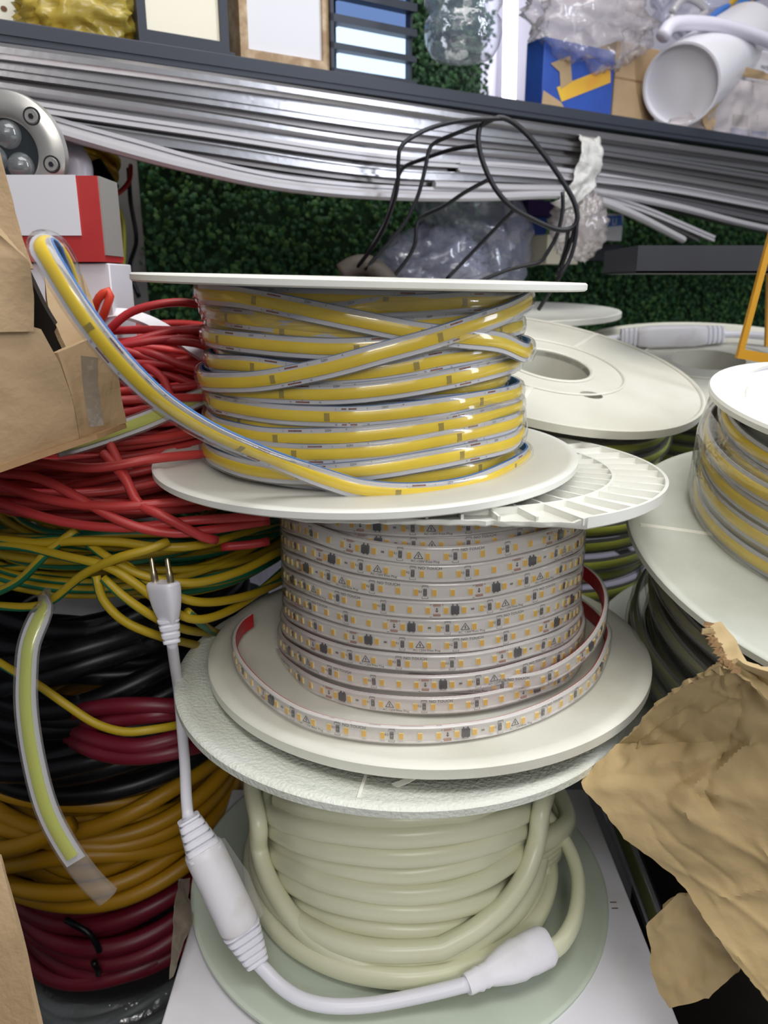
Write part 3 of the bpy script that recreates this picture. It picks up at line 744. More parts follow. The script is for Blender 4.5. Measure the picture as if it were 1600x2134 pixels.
wrapskin(.126, -.735, -.645, 3, greyc, 'wrap', .002)
# crimson hank
g = G().tube(ringcoil(LX-.004, LY, .112, 6, 2, -.625, .0165, .018, .008, 5, .004), .0082, 10)
dr = thing('cable_coil', 'dark crimson cable coil held by black ties, between the grey and yellow coils', 'cable coil', W(LX, LY, -.633), 'piled cable coils')
obj('cable', g, 'darkred', dr, smooth=180)
for pts in ([(138,1917,.545),(160,1930,.539),(185,1945,.536),(200,1965,.536),(207,1982,.538)], [(195,2005,.538),(202,2018,.54),(205,2030,.545)]):
    obj('cable_tie', G().tube(spline(np.array([at(x, y, Y) for x, y, Y in pts]), .003), .0028, 8), 'blackw', dr, 'black tie', smooth=180)
# yellow hank
g = G().tube(ringcoil(LX-.012, LY, .122, 7, 2, -.525, .0155, .018, .008, 8, .0065), .0074, 10)
pts = [at(x, y, Y) for x, y, Y in [(-20,1775,.55),(40,1765,.535),(95,1745,.53),(150,1718,.528)]]
g.tube(spline(np.array(pts), .006), .0074, 10)
yel = tag(obj('cable_coil', g, 'yelw', smooth=180), 'thick mustard yellow cable coil with one cut end, resting on the crimson coil', 'cable coil', 'piled cable coils')
# black hanks with a crimson cable showing, wrapped in film
blk = thing('cable_coil', 'glossy black cable coil in shiny film under the yellow and green wires', 'cable coil', W(LX, LY, -.42), 'piled cable coils')
g = G().tube(ringcoil(LX, LY, .132, 11, 2, -.410, .0162, .02, .008, 11, .006), .0085, 10)
obj('cable', g, 'blackw', blk, smooth=180)
wrapskin(.146, -.41, -.235, 9, blk, 'wrapb', .005)
g = G()
for k, pts in enumerate([[(120,1480,.60),(180,1465,.535),(235,1455,.518),(300,1452,.514),(380,1455,.52),(450,1458,.54)], [(140,1495,.59),(190,1515,.53),(250,1532,.512),(310,1535,.508),(390,1515,.518),(450,1500,.54)], [(140,1512,.58),(190,1538,.525),(250,1555,.51),(320,1556,.506),(400,1540,.515),(450,1525,.54)], [(150,1500,.6),(210,1490,.53),(280,1478,.516),(350,1470,.516),(440,1462,.54)]]):
    g.tube(spline(np.array([at(*p) - np.array([0, .012, 0]) for p in pts]), .005), .0062, 10)
tag(obj('cable_coil', g, 'darkred', smooth=180), 'short run of crimson cable crossing the black coil', 'cable', None)
# yellow and green earth wire
P = coil(LX+.03, LY+.02, .085, .165, -.235, -.185, 44, .0036, 21, .014, zwob=.012)
mi = [1 if j in (0, 1, 2) else 0 for j in range(10)]
g = G().tube(P, .0030, 10, mi, twist=9)
for k, pts in enumerate([
    [(-30,1245,.5),(40,1210,.49),(100,1150,.485),(160,1105,.49)], [(-20,1262,.5),(60,1265,.49),(110,1250,.485),(170,1200,.478),(240,1165,.472),(310,1145,.475),(350,1128,.482)],
    [(-20,1122,.5),(80,1132,.49),(160,1128,.485),(250,1130,.485),(330,1140,.485),(420,1135,.495),(520,1105,.54),(620,1075,.62)], [(-30,1135,.5),(50,1140,.49),(130,1158,.48),(220,1180,.475),(280,1215,.472),(340,1260,.475),(400,1290,.48),(460,1280,.50),(530,1240,.55),(600,1180,.62)],
    [(200,1200,.474),(215,1250,.472),(260,1295,.472),(330,1325,.48),(390,1340,.52),(430,1348,.57),(480,1350,.64)], [(215,1205,.474),(260,1245,.47),(320,1285,.473),(380,1310,.49),(430,1318,.54),(500,1318,.65)],
    [(-20,1370,.5),(30,1400,.492),(75,1425,.488),(140,1470,.483),(200,1508,.48),(260,1525,.478),(320,1520,.482),(385,1508,.50),(440,1495,.55)],
    [(180,1130,.49),(230,1165,.48),(300,1200,.478),(400,1215,.485),(500,1190,.51),(580,1150,.56),(640,1120,.64)], [(240,1160,.485),(330,1225,.48),(420,1255,.487),(520,1240,.53),(590,1210,.60),(640,1190,.66)],
    [(390,1275,.48),(420,1300,.50),(450,1318,.56),(500,1330,.66)]]):
    g.tube(spline(np.array([at(*p) for p in pts]), .005), .0031, 10, mi, twist=10 + 5*(k % 3))
yg = tag(obj('wire_coil', g, ['yg', 'gg'], smooth=180), 'tangled yellow wire with a green stripe, between the red and black coils', 'wire coil', None)
# red wire
P = coil(LX+.01, LY+.015, .085, .165, -.172, -.085, 84, .0033, 31, .013, zwob=.013)
g = G().tube(P, .0031, 9)
P = coil(LX+.05, LY+.07, .09, .15, -.085, -.045, 12, .0038, 37, .02, zwob=.02)
g.tube(P, .0032, 9)
for pts in [
    [(215,945,.50),(262,1000,.485),(290,1050,.478),(340,1075,.472),(420,1118,.478),(450,1125,.485)], [(205,880,.53),(250,970,.495),(285,1050,.479)],
    [(215,705,.62),(235,680,.61),(270,652,.61),(320,636,.61),(380,630,.615),(440,640,.62)], [(225,690,.63),(300,687,.62),(380,689,.62),(450,691,.62)],
    [(230,715,.62),(300,710,.61),(380,712,.61),(430,722,.61),(460,745,.61)], [(240,725,.61),(310,735,.6),(380,760,.6),(450,775,.6)], [(-20,960,.5),(80,965,.49),(200,975,.485),(330,955,.495),(440,945,.52)],
    [(-20,1000,.49),(100,1040,.48),(220,1055,.475),(330,1050,.48),(470,1035,.5)], [(-20,1040,.49),(120,1085,.48),(260,1100,.477),(400,1085,.482),(560,1075,.5)], [(-20,985,.49),(90,1000,.482),(250,1085,.474),(350,1110,.477),(430,1105,.485),(560,1085,.505)],
    [(300,760,.6),(340,790,.59),(370,850,.57),(440,880,.57)], [(460,1140,.51),(520,1135,.515),(560,1128,.52)]]:
    g.tube(spline(np.array([at(*p) for p in pts]), .005), .0032, 10)
tag(obj('wire_coil', g, 'redw', smooth=180), 'big loose coil of red wire on top of the pile of cable coils', 'wire coil')
g = G().tube(spline(np.array([at(*p) for p in [(195,648,.64),(205,622,.635),(222,607,.635),(230,612,.635),(222,640,.635),(210,668,.64)]]), .004), .0034, 10)
tag(obj('wire_end', g, 'orangew', smooth=180), 'small looped end of orange red wire against the white carton', 'wire')
g = G().sweep(*(lambda Q: (Q, np.tile([0, -.6, .8], (len(Q), 1))))(spline(np.array([at(*p) for p in [(205,680,.655),(225,660,.65),(260,657,.65),(310,672,.65),(360,700,.645),(410,735,.64),(450,760,.64)]]), .004)), [(-.0055, 0), (-.005, .003), (.005, .003), (.0055, 0)])
tag(obj('flat_cable', g, 'cordw', smooth=60), 'flat white cable arching behind the red wire', 'cable')

# lime strips ---------------------------------------------------------------
def lime(pts, label, wsc=1.0, ph='lime', sl='sleeve2', fr=.86):
    Q = np.array([list(at(x, y, Y)) + list(n) for x, y, Y, n in pts]); Q = spline(Q, .004)
    P, N = Q[:, :3], Q[:, 3:]
    t = thing('led_strip', label, 'LED strip', P[-1])
    sc = np.full(len(P), wsc)
    obj('sleeve', G().sweep(P, N, COB_SLEEVE, scale=sc), sl, t, 'clear silicone sleeve')
    k_ = int(len(P)*(fr+.015)); obj('circuit_tape', G().sweep(P[:k_], N[:k_], COB_TAPE, scale=sc[:k_]), 'tape', t); obj('phosphor_band', G().sweep(P[:int(len(P)*fr)], N[:int(len(P)*fr)], COB_PH, scale=sc[:int(len(P)*fr)]*1.05), ph, t)
    return t
lime([(110,1245,.5,(-.2,-1,.1)),(95,1268,.47,(-.25,-1,.1)),(66,1335,.455,(-.25,-1,.05)),(58,1400,.448,(-.2,-1,.05)),(58,1480,.442,(-.1,-1,.05)),(72,1580,.436,(0,-1,.05)),(98,1680,.43,(.1,-1,.05)),(138,1760,.426,(.2,-1,.0)),(185,1825,.423,(.3,-1,-.1)),(226,1866,.422,(.35,-1,-.15))],
     'loose cut end of lime strip hanging in front of the black and mustard yellow coils', 1.22)
lime([(500,800,.60,(0,-.9,.5)),(440,822,.58,(0,-.9,.5)),(370,850,.555,(0,-.9,.5)),(300,880,.535,(0,-.9,.5)),(230,905,.515,(0,-.9,.5)),(165,925,.50,(0,-.9,.5)),(115,935,.49,(0,-.9,.4))],
     'lime strip lying over the red wire and tucked under the open brown carton', 1.15, 'lime', fr=1)

# open brown carton -----------------------------------------------------------
def crumple(P, seed, amp, fr=30):
    P = np.array(P, float); du = np.gradient(P, axis=0); dv = np.gradient(P, axis=1); Nn = np.cross(du, dv); Nn /= np.linalg.norm(Nn, axis=2)[..., None] + 1e-12
    for i in range(P.shape[0]):
        for j in range(P.shape[1]):
            q = Vector(P[i, j])*fr + Vector((seed, seed*2, seed*3))
            w = (1 - 2.6*abs(mnoise.noise(q))) + .5*(1 - 2.6*abs(mnoise.noise(q*2.3))) + .25*mnoise.noise(q*6)
            P[i, j] += Nn[i, j]*amp*w
    return P
def ruled(A, B, nu, nv):
    """surface between two polylines of points"""
    def rs(Q, n):
        Q = np.array(Q, float); L = np.concatenate([[0], np.cumsum(np.linalg.norm(np.diff(Q, axis=0), axis=1))]); t = np.linspace(0, L[-1], n)
        return np.stack([np.interp(t, L, Q[:, k]) for k in range(3)], 1)
    a, b = rs(A, nu), rs(B, nu); v = np.linspace(0, 1, nv)[None, :, None]
    return a[:, None]*(1-v) + b[:, None]*v
px = lambda L: [at(*p) for p in L]
cart = thing('cardboard_box', 'open brown carton on the red wire, the yellow strip end hooked over it', 'cardboard box', at(60, 960, .45))
# large panel towards the camera
g = G().sheet(crumple(ruled(px([(-260,580,.36),(-260,800,.36),(-260,1060,.36)]), px([(84,686,.418),(125,760,.425),(150,830,.431),(160,880,.434),(165,914,.437)]), 30, 26), 4, .0007, 22), .004)
obj('panel', g, 'card', cart, smooth=60)
g = G().sheet(crumple(ruled(px([(-260,330,.40),(-260,500,.37),(-260,700,.352)]), px([(-20,470,.40),(62,545,.408),(70,620,.411),(68,690,.412)]), 20, 18), 6, .0008, 22), .004)
obj('flap', g, 'card', cart, smooth=60)
g = G().sheet(crumple(ruled(px([(118,735,.4255),(150,830,.4315),(165,914,.4375)]), px([(225,690,.47),(250,800,.475),(262,880,.478)]), 18, 12), 8, .0006, 30), .004)
obj('panel', g, 'card', cart, smooth=60)
# torn flap rising behind the strip
g = G().sheet(crumple(ruled(px([(92,570,.468),(100,640,.455),(125,700,.447),(150,750,.4405)]), px([(172,572,.475),(190,620,.475),(212,690,.473),(236,745,.472)]), 16, 10), 10, .0006, 30), .0035)
obj('flap', g, 'card', cart, 'torn upright flap', smooth=60)
g = G().sheet(ruled(px([(60,555,.45),(100,640,.452),(150,720,.452)]), px([(-260,500,.5),(-260,700,.5),(-260,900,.5)]), 8, 8), .003)
obj('panel', g, 'inside', cart, 'inside panel darkened as if shaded')  # shade in the carton's opening is put into the board colour
g = G().sheet(crumple(ruled(px([(-120,270,.43),(-40,420,.43),(20,560,.43)]), px([(-10,290,.435),(48,500,.435),(70,560,.435)]), 14, 8), 3, .0006, 30), .004)
obj('flap', g, 'card', cart, 'upright back flap', smooth=60)
g = G().sheet(crumple(ruled(px([(168,740,.4285),(172,800,.431),(185,890,.433)]), px([(205,745,.432),(204,800,.4355),(215,885,.44)]), 12, 8), 5, .0007, 40), .0003)
obj('adhesive_tape', g, 'tapebrown', cart, 'torn piece of clear tape', smooth=60)
g = G().sheet(ruled(px([(200,905,.437),(262,882,.478)]), px([(-260,1060,.36),(-260,960,.55)]), 6, 10), .003)
obj('panel', g, 'cardd', cart)

# brown carton at the lower edge
g = G().sheet(crumple(ruled(px([(-220,1700,.36),(-200,1950,.345),(-180,2260,.33)]), px([(0,1785,.362),(42,1950,.347),(88,2170,.33)]), 20, 14), 12, .0005, 20), .004)
b2 = thing('cardboard_box', 'brown carton edge with a small pale torn patch, in front of the crimson coil', 'cardboard box', at(0, 2150, .34))
obj('panel', g, 'card', b2, smooth=60)
g = G().sheet(ruled(px([(0,1785,.364),(42,1950,.349),(88,2170,.332)]), px([(-60,1700,.50),(-40,1900,.50),(-20,2170,.50)]), 8, 8), .004); obj('panel', g, 'cardd', b2)
g = G().add(np.array([at(x, y, .3425) for x, y in [(2,2062),(20,2056),(38,2055),(41,2066),(26,2082),(8,2096),(2,2094)]]), [tuple(range(7))]); obj('torn_patch', g, 'ystripe', b2, 'pale torn patch') 
M['patch'] = pm('pale_torn_paper', '#d3b482', .8); bpy.data.objects['torn_patch'].data.materials[0] = M['patch']

# white carton under the stack
wb = thing('carton', 'white carton under the lowest reel, its corner tape peeling', 'carton', W(.02, .41, -.745))
g = G().box((-.139, .19, HC-.745), (.184, .60, HC-.4425)); obj('body', g, 'wcard', wb, bevel=.0015)
tp = [[at(372,1840,.455), at(398,1838,.463)], [at(366,1885,.43), at(392,1880,.446)], [at(362,1955,.41), at(404,1930,.43)], [at(360,1975,.405), at(382,1972,.415)], [at(352,2050,.385), at(362,2046,.388)]]
tp = [[a + np.array([0,0,.003]), b + np.array([0,0,.004])] for a, b in tp]
obj('adhesive_tape', G().sheet(crumple(ruled([t[0] for t in tp], [t[1] for t in tp], 24, 8), 2, .0012, 60), .0003), 'tapebrown', wb, 'peeling brown tape', smooth=60)
g = G(); R = random.Random(4)
for _ in range(9):
    x, y = R.uniform(.13, .175), R.uniform(.30, .5); l = R.uniform(.001, .004)
    g.box((x-l, y, HC-.4427), (x+l*.4, y+.0006, HC-.4421))
obj('scuff', g, 'dirt', wb, smooth=0)

# red carton with the white label, spotlight in it ------------------------------
YR = .64
rb_ = thing('carton', 'red carton with a blank white label, holding a round steel spotlight', 'carton', at(120, 540, YR))
p = [at(x, y, YR) for x, y in [(-40,540),(215,540)]]; zb, zt = p[0][2], at(100, 366, YR)[2]
x0, x1 = at(-40,450,YR)[0], at(209,450,YR)[0]
g = G(); t = .003
g.box((x0, YR, zb), (x1, YR+t, zt)); g.box((x1-t, YR+t, zb), (x1, YR+.045, zt)); g.box((x0, YR+.045, zb), (x1, YR+.048, zt-.02)); g.box((x0, YR+t, zb), (x0+t, YR+.045, zt)); g.box((x0, YR, zb-.002), (x1, YR+.045, zb))
obj('body', g, 'redbox', rb_)
g = G().box((x0+.01, YR-.0012, at(0,491,YR)[2]), (at(166,450,YR)[0], YR-.0002, zt+.0005)); obj('label', g, 'label', rb_, 'blank white label')
g = G().box((x1, YR+.002, zb+.003), (x1+.0015, YR+.043, zt)); obj('side_board', g, 'edge', rb_, 'grey worn side')
wc = thing('carton', 'white carton under the red carton', 'carton', at(120, 760, YR))
zt2 = zb - .003
g = G().box((x0, YR+.005, HC-.30), (at(228,600,YR)[0], YR+.06, zt2)); obj('body', g, 'wcard', wc, bevel=.001)
# round steel spotlight
cx_, cz = at(20, 318, YR+.012)[0], at(20, 318, YR+.012)[2]
Ms = Matrix.Translation((cx_, YR+.012, cz)) @ Matrix.Rotation(PI/2 + .12, 4, 'X') @ Matrix.Rotation(0, 4, 'Z')
k = (YR+.012) / (CT + .4672*ST) / F
ro, ri = 116*k, 64*k
spot = thing('spotlight', 'round steel ground spotlight with dark glass and screws, standing in the red carton', 'spotlight', (cx_, YR+.02, cz-ro))
obj('ring', G().lathe([(ri, 0), (ri, .004), (ri+.003, .006), (ro-.006, .0055), (ro, .002), (ro, -.006), (ri, -.006)], 96, Ms), 'ring', spot, 'polished steel ring')
obj('glass', G().lathe([(.0001, .002), (ri+.001, .002), (ri+.001, -.002), (.0001, -.002)], 64, Ms), 'lens', spot, 'dark glass')
obj('housing', G().lathe([(.0001, -.006), (ro*.8, -.006), (ro*.75, -.024), (.0001, -.024)], 48, Ms), 'darkmetal', spot)
for i in range(6):
    a = r_(-14 + 60*i); Mi = Ms @ Matrix.Translation(((ro+ri)/2*1.03*math.cos(a), (ro+ri)/2*1.03*math.sin(a), .0055))
    s = obj('screw', G().lathe([(.0001, .0015), (.0022, .0012), (.0046, .0014), (.0052, 0), (.0001, 0)], 24, Mi), 'ring', spot)
    obj('socket', G().lathe([(.0001, .0019), (.0021, .0019), (.0021, .001), (.0001, .001)], 6, Mi), 'ic', s, 'dark hex socket', smooth=0)
    obj('seat', G().lathe([(.0054, .0006), (.0064, .0006), (.0064, -.0005), (.0054, -.0005)], 24, Mi), 'ic', s)
for i in range(3):
    a = r_((81, -52, 200)[i]); rr = ri*.54
    Mi = Ms @ Matrix.Translation((rr*math.cos(a), rr*math.sin(a), .0022))
    obj('led_lens', G().lathe([(.0001, .009), (.005, .0082), (.0088, .0045), (.0105, 0), (.0001, 0)], 28, Mi), 'ledlens', spot, 'clear led dome')
# things behind the carton
g = G().tube(spline(np.array([at(*p) for p in [(125,322,.80),(150,325,.80),(164,342,.80),(166,385,.80)]]), .004), .0125, 16)
tag(obj('pipe_elbow', g, 'lilac', smooth=60), 'white pipe bend behind the steel spotlight', 'pipe')
g = G(); R = random.Random(3)
for k in range(7):
    o = np.array([R.uniform(-.01,.01), R.uniform(-.01,.01), R.uniform(-.012,.012)])
    g.tube(spline(np.array([at(*p)+o for p in [(120,288,1.02),(165,298,1.0),(205,315,1.0),(235,345,1.02),(215,370,1.04),(180,365,1.06),(150,330,1.08)]]), .006), .0042, 8)
tag(obj('cable_bundle', g, 'gold', smooth=180), 'bundle of golden yellow cable hanging behind the red carton', 'cable bundle')
g = G().tube(spline(np.array([at(*p) for p in [(190,345,.98),(206,370,.98),(222,395,.98),(228,402,.98)]]), .004), .0145, 16)
tag(obj('cable_gland', g, 'blackw', smooth=50), 'short black tube beside the golden cable', 'tube')
for pts, mat, lab in (
    ([(272,345,1.0),(270,375,.98),(250,400,.96),(225,408,.95)], 'redw', 'thin red wire curving past the black tube'),
    ([(225,400,.96),(230,440,.96),(236,500,.96),(240,560,.96),(243,640,.96)], 'blackw', 'black cable hanging along the grey wall beside the red carton'),
    ([(240,425,.97),(256,460,.97),(258,520,.97),(254,600,.97)], 'lime', 'thin yellow green wire hanging on the grey wall'),
    ([(268,350,1.0),(272,420,1.0),(284,500,1.0),(270,560,.97),(290,620,.97)], 'blackwire', 'thin black wire at the edge of the leafy panel')):
    tag(obj('wire', G().tube(spline(np.array([at(*p) for p in pts]), .006), .0028 if mat != 'blackw' else .006, 8), mat, smooth=180), lab, 'wire')

# ================================================================== reels behind and to the side
def helix(Mx, r, z0, turns, pitch, seed, wob=.0012, a0=0, rw=0.002):
    """path wound downwards from z0 on a tilted axis"""
    R = random.Random(seed); n = int(turns*72); P = []; Nn = []
    offs = [R.uniform(-1, 1) for _ in range(int(turns)+3)]; ro = [R.uniform(-1, 1) for _ in range(int(turns)+3)]
    for i in range(n):
        a = a0 + 2*PI*i/72; k = i/72; j = int(k); t = k-j; e = t*t*(3-2*t)
        rr = r + rw*(ro[j]*(1-e) + ro[j+1]*e); z = z0 - pitch*k + wob*(offs[j]*(1-e) + offs[j+1]*e)
        P.append((rr*math.cos(a), rr*math.sin(a), z)); Nn.append((math.cos(a), math.sin(a), 0))
    A = np.array(Mx)[:3, :3]
    return xf(np.array(P), Mx), np.array(Nn) @ A.T
def multi_cob(parent, runs, ph, sleeve='sleeve', wsc=1.0, tape='tape'):
    gs_, gt_, gp_, gb_ = G(), G(), G(), G()
    for P, N in runs:
        sc = np.full(len(P), wsc); gs_.sweep(P, N, COB_SLEEVE, scale=sc); gt_.sweep(P, N, COB_TAPE, scale=sc); gp_.sweep(P, N, COB_PH, scale=sc)
    s = obj('led_strip', gs_, sleeve, parent); obj('circuit_tape', gt_, tape, s); obj('phosphor_band', gp_, ph, s); return s
# --- reel with the white dish top, wrapped in film (near, beside the ribbed cheek)
Md = axis_mx(W(.353, .533, -.1690), r_(14.3), r_(-1.8))
dreel = thing('led_strip_reel', 'film wrapped reel of yellow strip with a small white dished top', 'cable reel', W(.353, .533, -.175), 'cable reels')
obj('flange', G().lathe(flange(.1386, .03, .003, .001, .005), 110, Md), 'greyfl', dreel)
Mdt = axis_mx(W(.343, .514, -.0815), r_(9.5), r_(2.5))
obj('flange', G().lathe([(.02, -.006), (.096, -.006), (.106, -.002), (.114, .0012), (.1175, .001), (.1185, -.001), (.117, -.005), (.108, -.0085), (.02, -.0085)], 110, Mdt), 'white', dreel, 'white dished top')
obj('hub', G().lathe([(.02, .0), (.10, .0), (.10, .088), (.02, .088)], 48, Md), 'white', dreel)
Mdc = Md @ Matrix.Shear('XY', 4, (-.0, 0)) if False else Md
runs = [helix(Md, .112, .0815, 5.4, .0145, 3, .0022, PI*.4, .003), helix(Md, .1185, .067, 3.6, .0168, 14, .003, PI*.2, .003)]
sD = multi_cob(dreel, runs, 'phosphor', wsc=1.17)
g = G().lathe([(.123, .082), (.1275, .06), (.1275, .02), (.124, .002)], 100, Md, closed=False)
V = g.v[0]
for q in range(len(V)): V[q] += .0022*np.array([mnoise.noise(Vector(V[q]*40)), mnoise.noise(Vector(V[q]*40+9)), 0])
obj('stretch_wrap', g, 'wrap', dreel, 'clear stretch wrap', smooth=180)
# --- reel below it
Me = axis_mx(W(.338, .504, -.1825), r_(16.4), r_(3.9))
ereel = thing('led_strip_reel', 'grey white reel of clear strip under the film wrapped reel, partly behind the kraft carton', 'cable reel', W(.338, .504, -.33), 'cable reels')
obj('flange', G().lathe(flange(.1653, .03, .0045, .0008, .006), 130, Me), 'greyfl', ereel)
for a in (r_(172), r_(-112)): obj('seam', G().box((.07, -.002, -.0004), (.157, .002, .0005), Me @ Matrix.Rotation(a, 4, 'Z')), 'cream_flange', ereel)
runs = [helix(Me, .125, -.012, 8, .0138, 23, .003, 0, .006), helix(Me, .136, -.03, 4, .022, 24, .006, 1., .006)]
multi_cob(ereel, runs, 'olive', 'sleeve', 1.05, 'greytape')
obj('flange', G().lathe(flange(.1653, .03, .0045, .0008, .006), 100, Me @ Matrix.Translation((0, 0, -.135))), 'greyfl', ereel)
obj('hub', G().lathe([(.03, -.135), (.105, -.135), (.105, -.005), (.03, -.005)], 48, Me), 'greyfl', ereel)
# --- large cheek with two holes, behind the stack
Mf = axis_mx(W(.1628, .7724, -.0776), r_(15), r_(8.4))
freel = thing('led_strip_reel', 'dusty cream reel behind the stack, cheek with hub hole and small slot', 'cable reel', W(.163, .80, -.24), 'cable reels')
def holed(R, rh, Mx, hole=None, th=.006):
    """cheek with a hub hole and, if asked, a small through slot"""
    g = G(); seg = 120
    if hole is None: return g.lathe(flange(R, rh, th, .0008, .006), seg, Mx)
    import bmesh
    bm = bmesh.new(); loops = []
    for (cx, cy, rx, ry, n, rot) in ((0, 0, R, R, 140, 0), (0, 0, rh, rh, 64, 0), hole):
        vs = []
        for i in range(n):
            a = 2*PI*i/n; x, y = rx*math.cos(a), ry*math.sin(a)
            vs.append(bm.verts.new((cx + x*math.cos(rot) - y*math.sin(rot), cy + x*math.sin(rot) + y*math.cos(rot), 0)))
        loops.append([bm.edges.new((vs[i], vs[(i+1) % n])) for i in range(n)])
    bmesh.ops.triangle_fill(bm, edges=[e for l in loops for e in l], use_beauty=True)
    ret = bmesh.ops.extrude_face_region(bm, geom=list(bm.faces))
    for v in ret['geom']:
        if isinstance(v, bmesh.types.BMVert): v.co.z -= th
    bm.verts.index_update()
    V = np.array([v.co[:] for v in bm.verts]); f = [tuple(v.index for v in q.verts) for q in bm.faces]; bm.free()
    return g.add(xf(V, Mx), f)
hp = np.array(Mf.inverted()) @ np.append(on_plane(1232, 823, W(.1628, .7724, -.0776), np.array(Mf)[:3, 2]), 1)
ff = obj('flange', holed(.152, .0415, Mf, (hp[0], hp[1], .011, .0085, 24, .2)), 'dusty', freel, 'dusty cheek with hub hole and slot', smooth=30)
g = G().lathe([(.0415, .0004), (.0435, .0016), (.046, .0004)], 80, Mf, closed=False).lathe([(.0735, .0004), (.0748, .0016), (.0762, .0004)], 90, Mf, closed=False).lathe([(.148, .0004), (.1495, .0018), (.152, .0012), (.1525, -.006)], 120, Mf, closed=False)
obj('moulded_ring', g, 'dusty', ff)
for a in (r_(-110), r_(60)): obj('seam', G().box((.078, -.0022, 0), (.148, .0022, .0010), Mf @ Matrix.Rotation(a, 4, 'Z')), 'cream_flange', ff)
obj('hub', G().lathe([(.0415, -.001), (.0415, -.12), (.10, -.12), (.10, -.007)], 64, Mf, closed=False), 'dusty', freel)
Mfc = axis_mx(W(.1628, .7724, -.0776), r_(6), r_(4))
runs = [helix(Mf, .126, -.016, 6, .0150, 33, .002, 0, .004), helix(axis_mx(W(.150, .765, -.175), r_(4), r_(2)), .125, 0, 7, .0155, 35, .003, .5, .006)]
multi_cob(freel, runs, 'lime', 'sleeve', 1.15, 'greytape')
# --- second cheek further back with the inline white connector lying on it
Mg = axis_mx(W(.392, .945, -.0890), r_(11), r_(-2.3))
greel = thing('led_strip_reel', 'cream reel further back with a hub hole, under the white inline connector', 'cable reel', W(.392, .955, -.2), 'cable reels')
gf = obj('flange', holed(.183, .0425, Mg), 'dusty', greel, smooth=30)
obj('moulded_ring', G().lathe([(.076, .0004), (.0775, .0016), (.079, .0004)], 90, Mg, closed=False), 'dusty', gf)
obj('hub', G().lathe([(.0425, -.001), (.0425, -.11), (.11, -.11), (.11, -.007)], 64, Mg, closed=False), 'dusty', greel)
runs = [helix(Mg, .118, -.016, 6, .0150, 43, .002, 0, .003)]
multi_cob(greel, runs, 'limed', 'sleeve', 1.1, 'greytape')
inl = thing('inline_connector', 'white inline connector with ribbed ends and thin cord, lying on the cream reel cheek', 'connector', on_plane(1395, 722, W(.392, .945, -.0890), np.array(Mg)[:3, 2]))
na = np.array(Mg)[:3, 2]; pl0 = W(.392, .945, -.0890) + na*.0125
q = [on_plane(x, y, pl0, na) for x, y in [(1293, 703), (1345, 703), (1450, 700), (1502, 697)]]
g = G(); d = q[2]-q[1]
nn = CAM - q[1]; dn = d/np.linalg.norm(d); nn -= dn*np.dot(nn, dn); nn /= np.linalg.norm(nn)
oc = [(math.copysign(abs(math.cos(t))**.6, math.cos(t)), math.copysign(abs(math.sin(t))**.6, math.sin(t))) for t in np.linspace(0, 2*PI, 24, endpoint=False)]
g.sweep(np.array([q[1] + d*t for t in (-.18, -.12, 0, .08, .92, 1, 1.12, 1.18)]), np.array([nn]*8), oc, scale=[.0105, .0125, .0135, .0142, .0142, .0135, .0125, .0105])
ib = obj('body', g, 'cordw', inl)
for a_, b_ in ((q[0], q[1]), (q[3], q[2])):
    g = G(); strain(g, a_, a_ + (b_-a_)*.75, .0108, .0125, 1, 4); obj('strain_relief', g, 'cord', ib, smooth=30)
g = G().tube(spline(np.array([q[0], on_plane(1250, 708, pl0, na), on_plane(1200, 716, pl0 - na*.004, na), on_plane(1165, 722, pl0 - na*.008, na)]), .005), .0038, 10); obj('cord', g, 'cord', inl, smooth=180)
g = G().tube(spline(np.array([q[3], on_plane(1540, 697, pl0, na), on_plane(1600, 702, pl0, na), on_plane(1680, 712, pl0, na)]), .005), .0045, 10); obj('cord', g, 'cord', inl, smooth=180)
# --- far small-chip reel just over the top reel's edge
Mh = axis_mx(W(.153, 1.114, -.0374), r_(2.7), r_(-.5))
hreel = thing('led_strip_reel', 'far white reel of small chip strip seen past the topmost reel', 'cable reel', W(.153, 1.114, -.14), 'cable reels')
obj('flange', G().lathe(flange(.173, .03, .006, .001, .006), 110, Mh), 'white', hreel)
P_, N_ = helix(Mh, .118, -.016, 7, .0165, 51, .001, 0, .001)
sH = obj('led_strip', G().sweep(P_, N_, [(a*1.35, b) for a, b in S_TAPE]), 'pcb', hreel)
T = Tape(P_, N_); gch, gic2 = G(), G(); x = .02
k = 0
while x < T.L[-1] - .02:
    if T.facing(x) > .05:
        if k % 11 == 5: T.brick(gic2, x, 0, .006, .006, .0014, .003)
        else: T.brick(gch, x, 0, .0035, .005, .0014, .0026)
    x += .0125; k += 1
o = obj('led_chips', gch, 'chip', sH, smooth=0); o['kind'] = 'stuff'
o = obj('controller_chips', gic2, 'ic', sH, smooth=0); o['kind'] = 'stuff'
obj('flange', G().lathe(flange(.173, .03, .006, .001, .006), 90, Mh @ Matrix.Translation((0, 0, -.135))), 'white', hreel)
obj('hub', G().lathe([(.03, -.135), (.11, -.135), (.11, -.007), (.03, -.007)], 48, Mh), 'white', hreel)

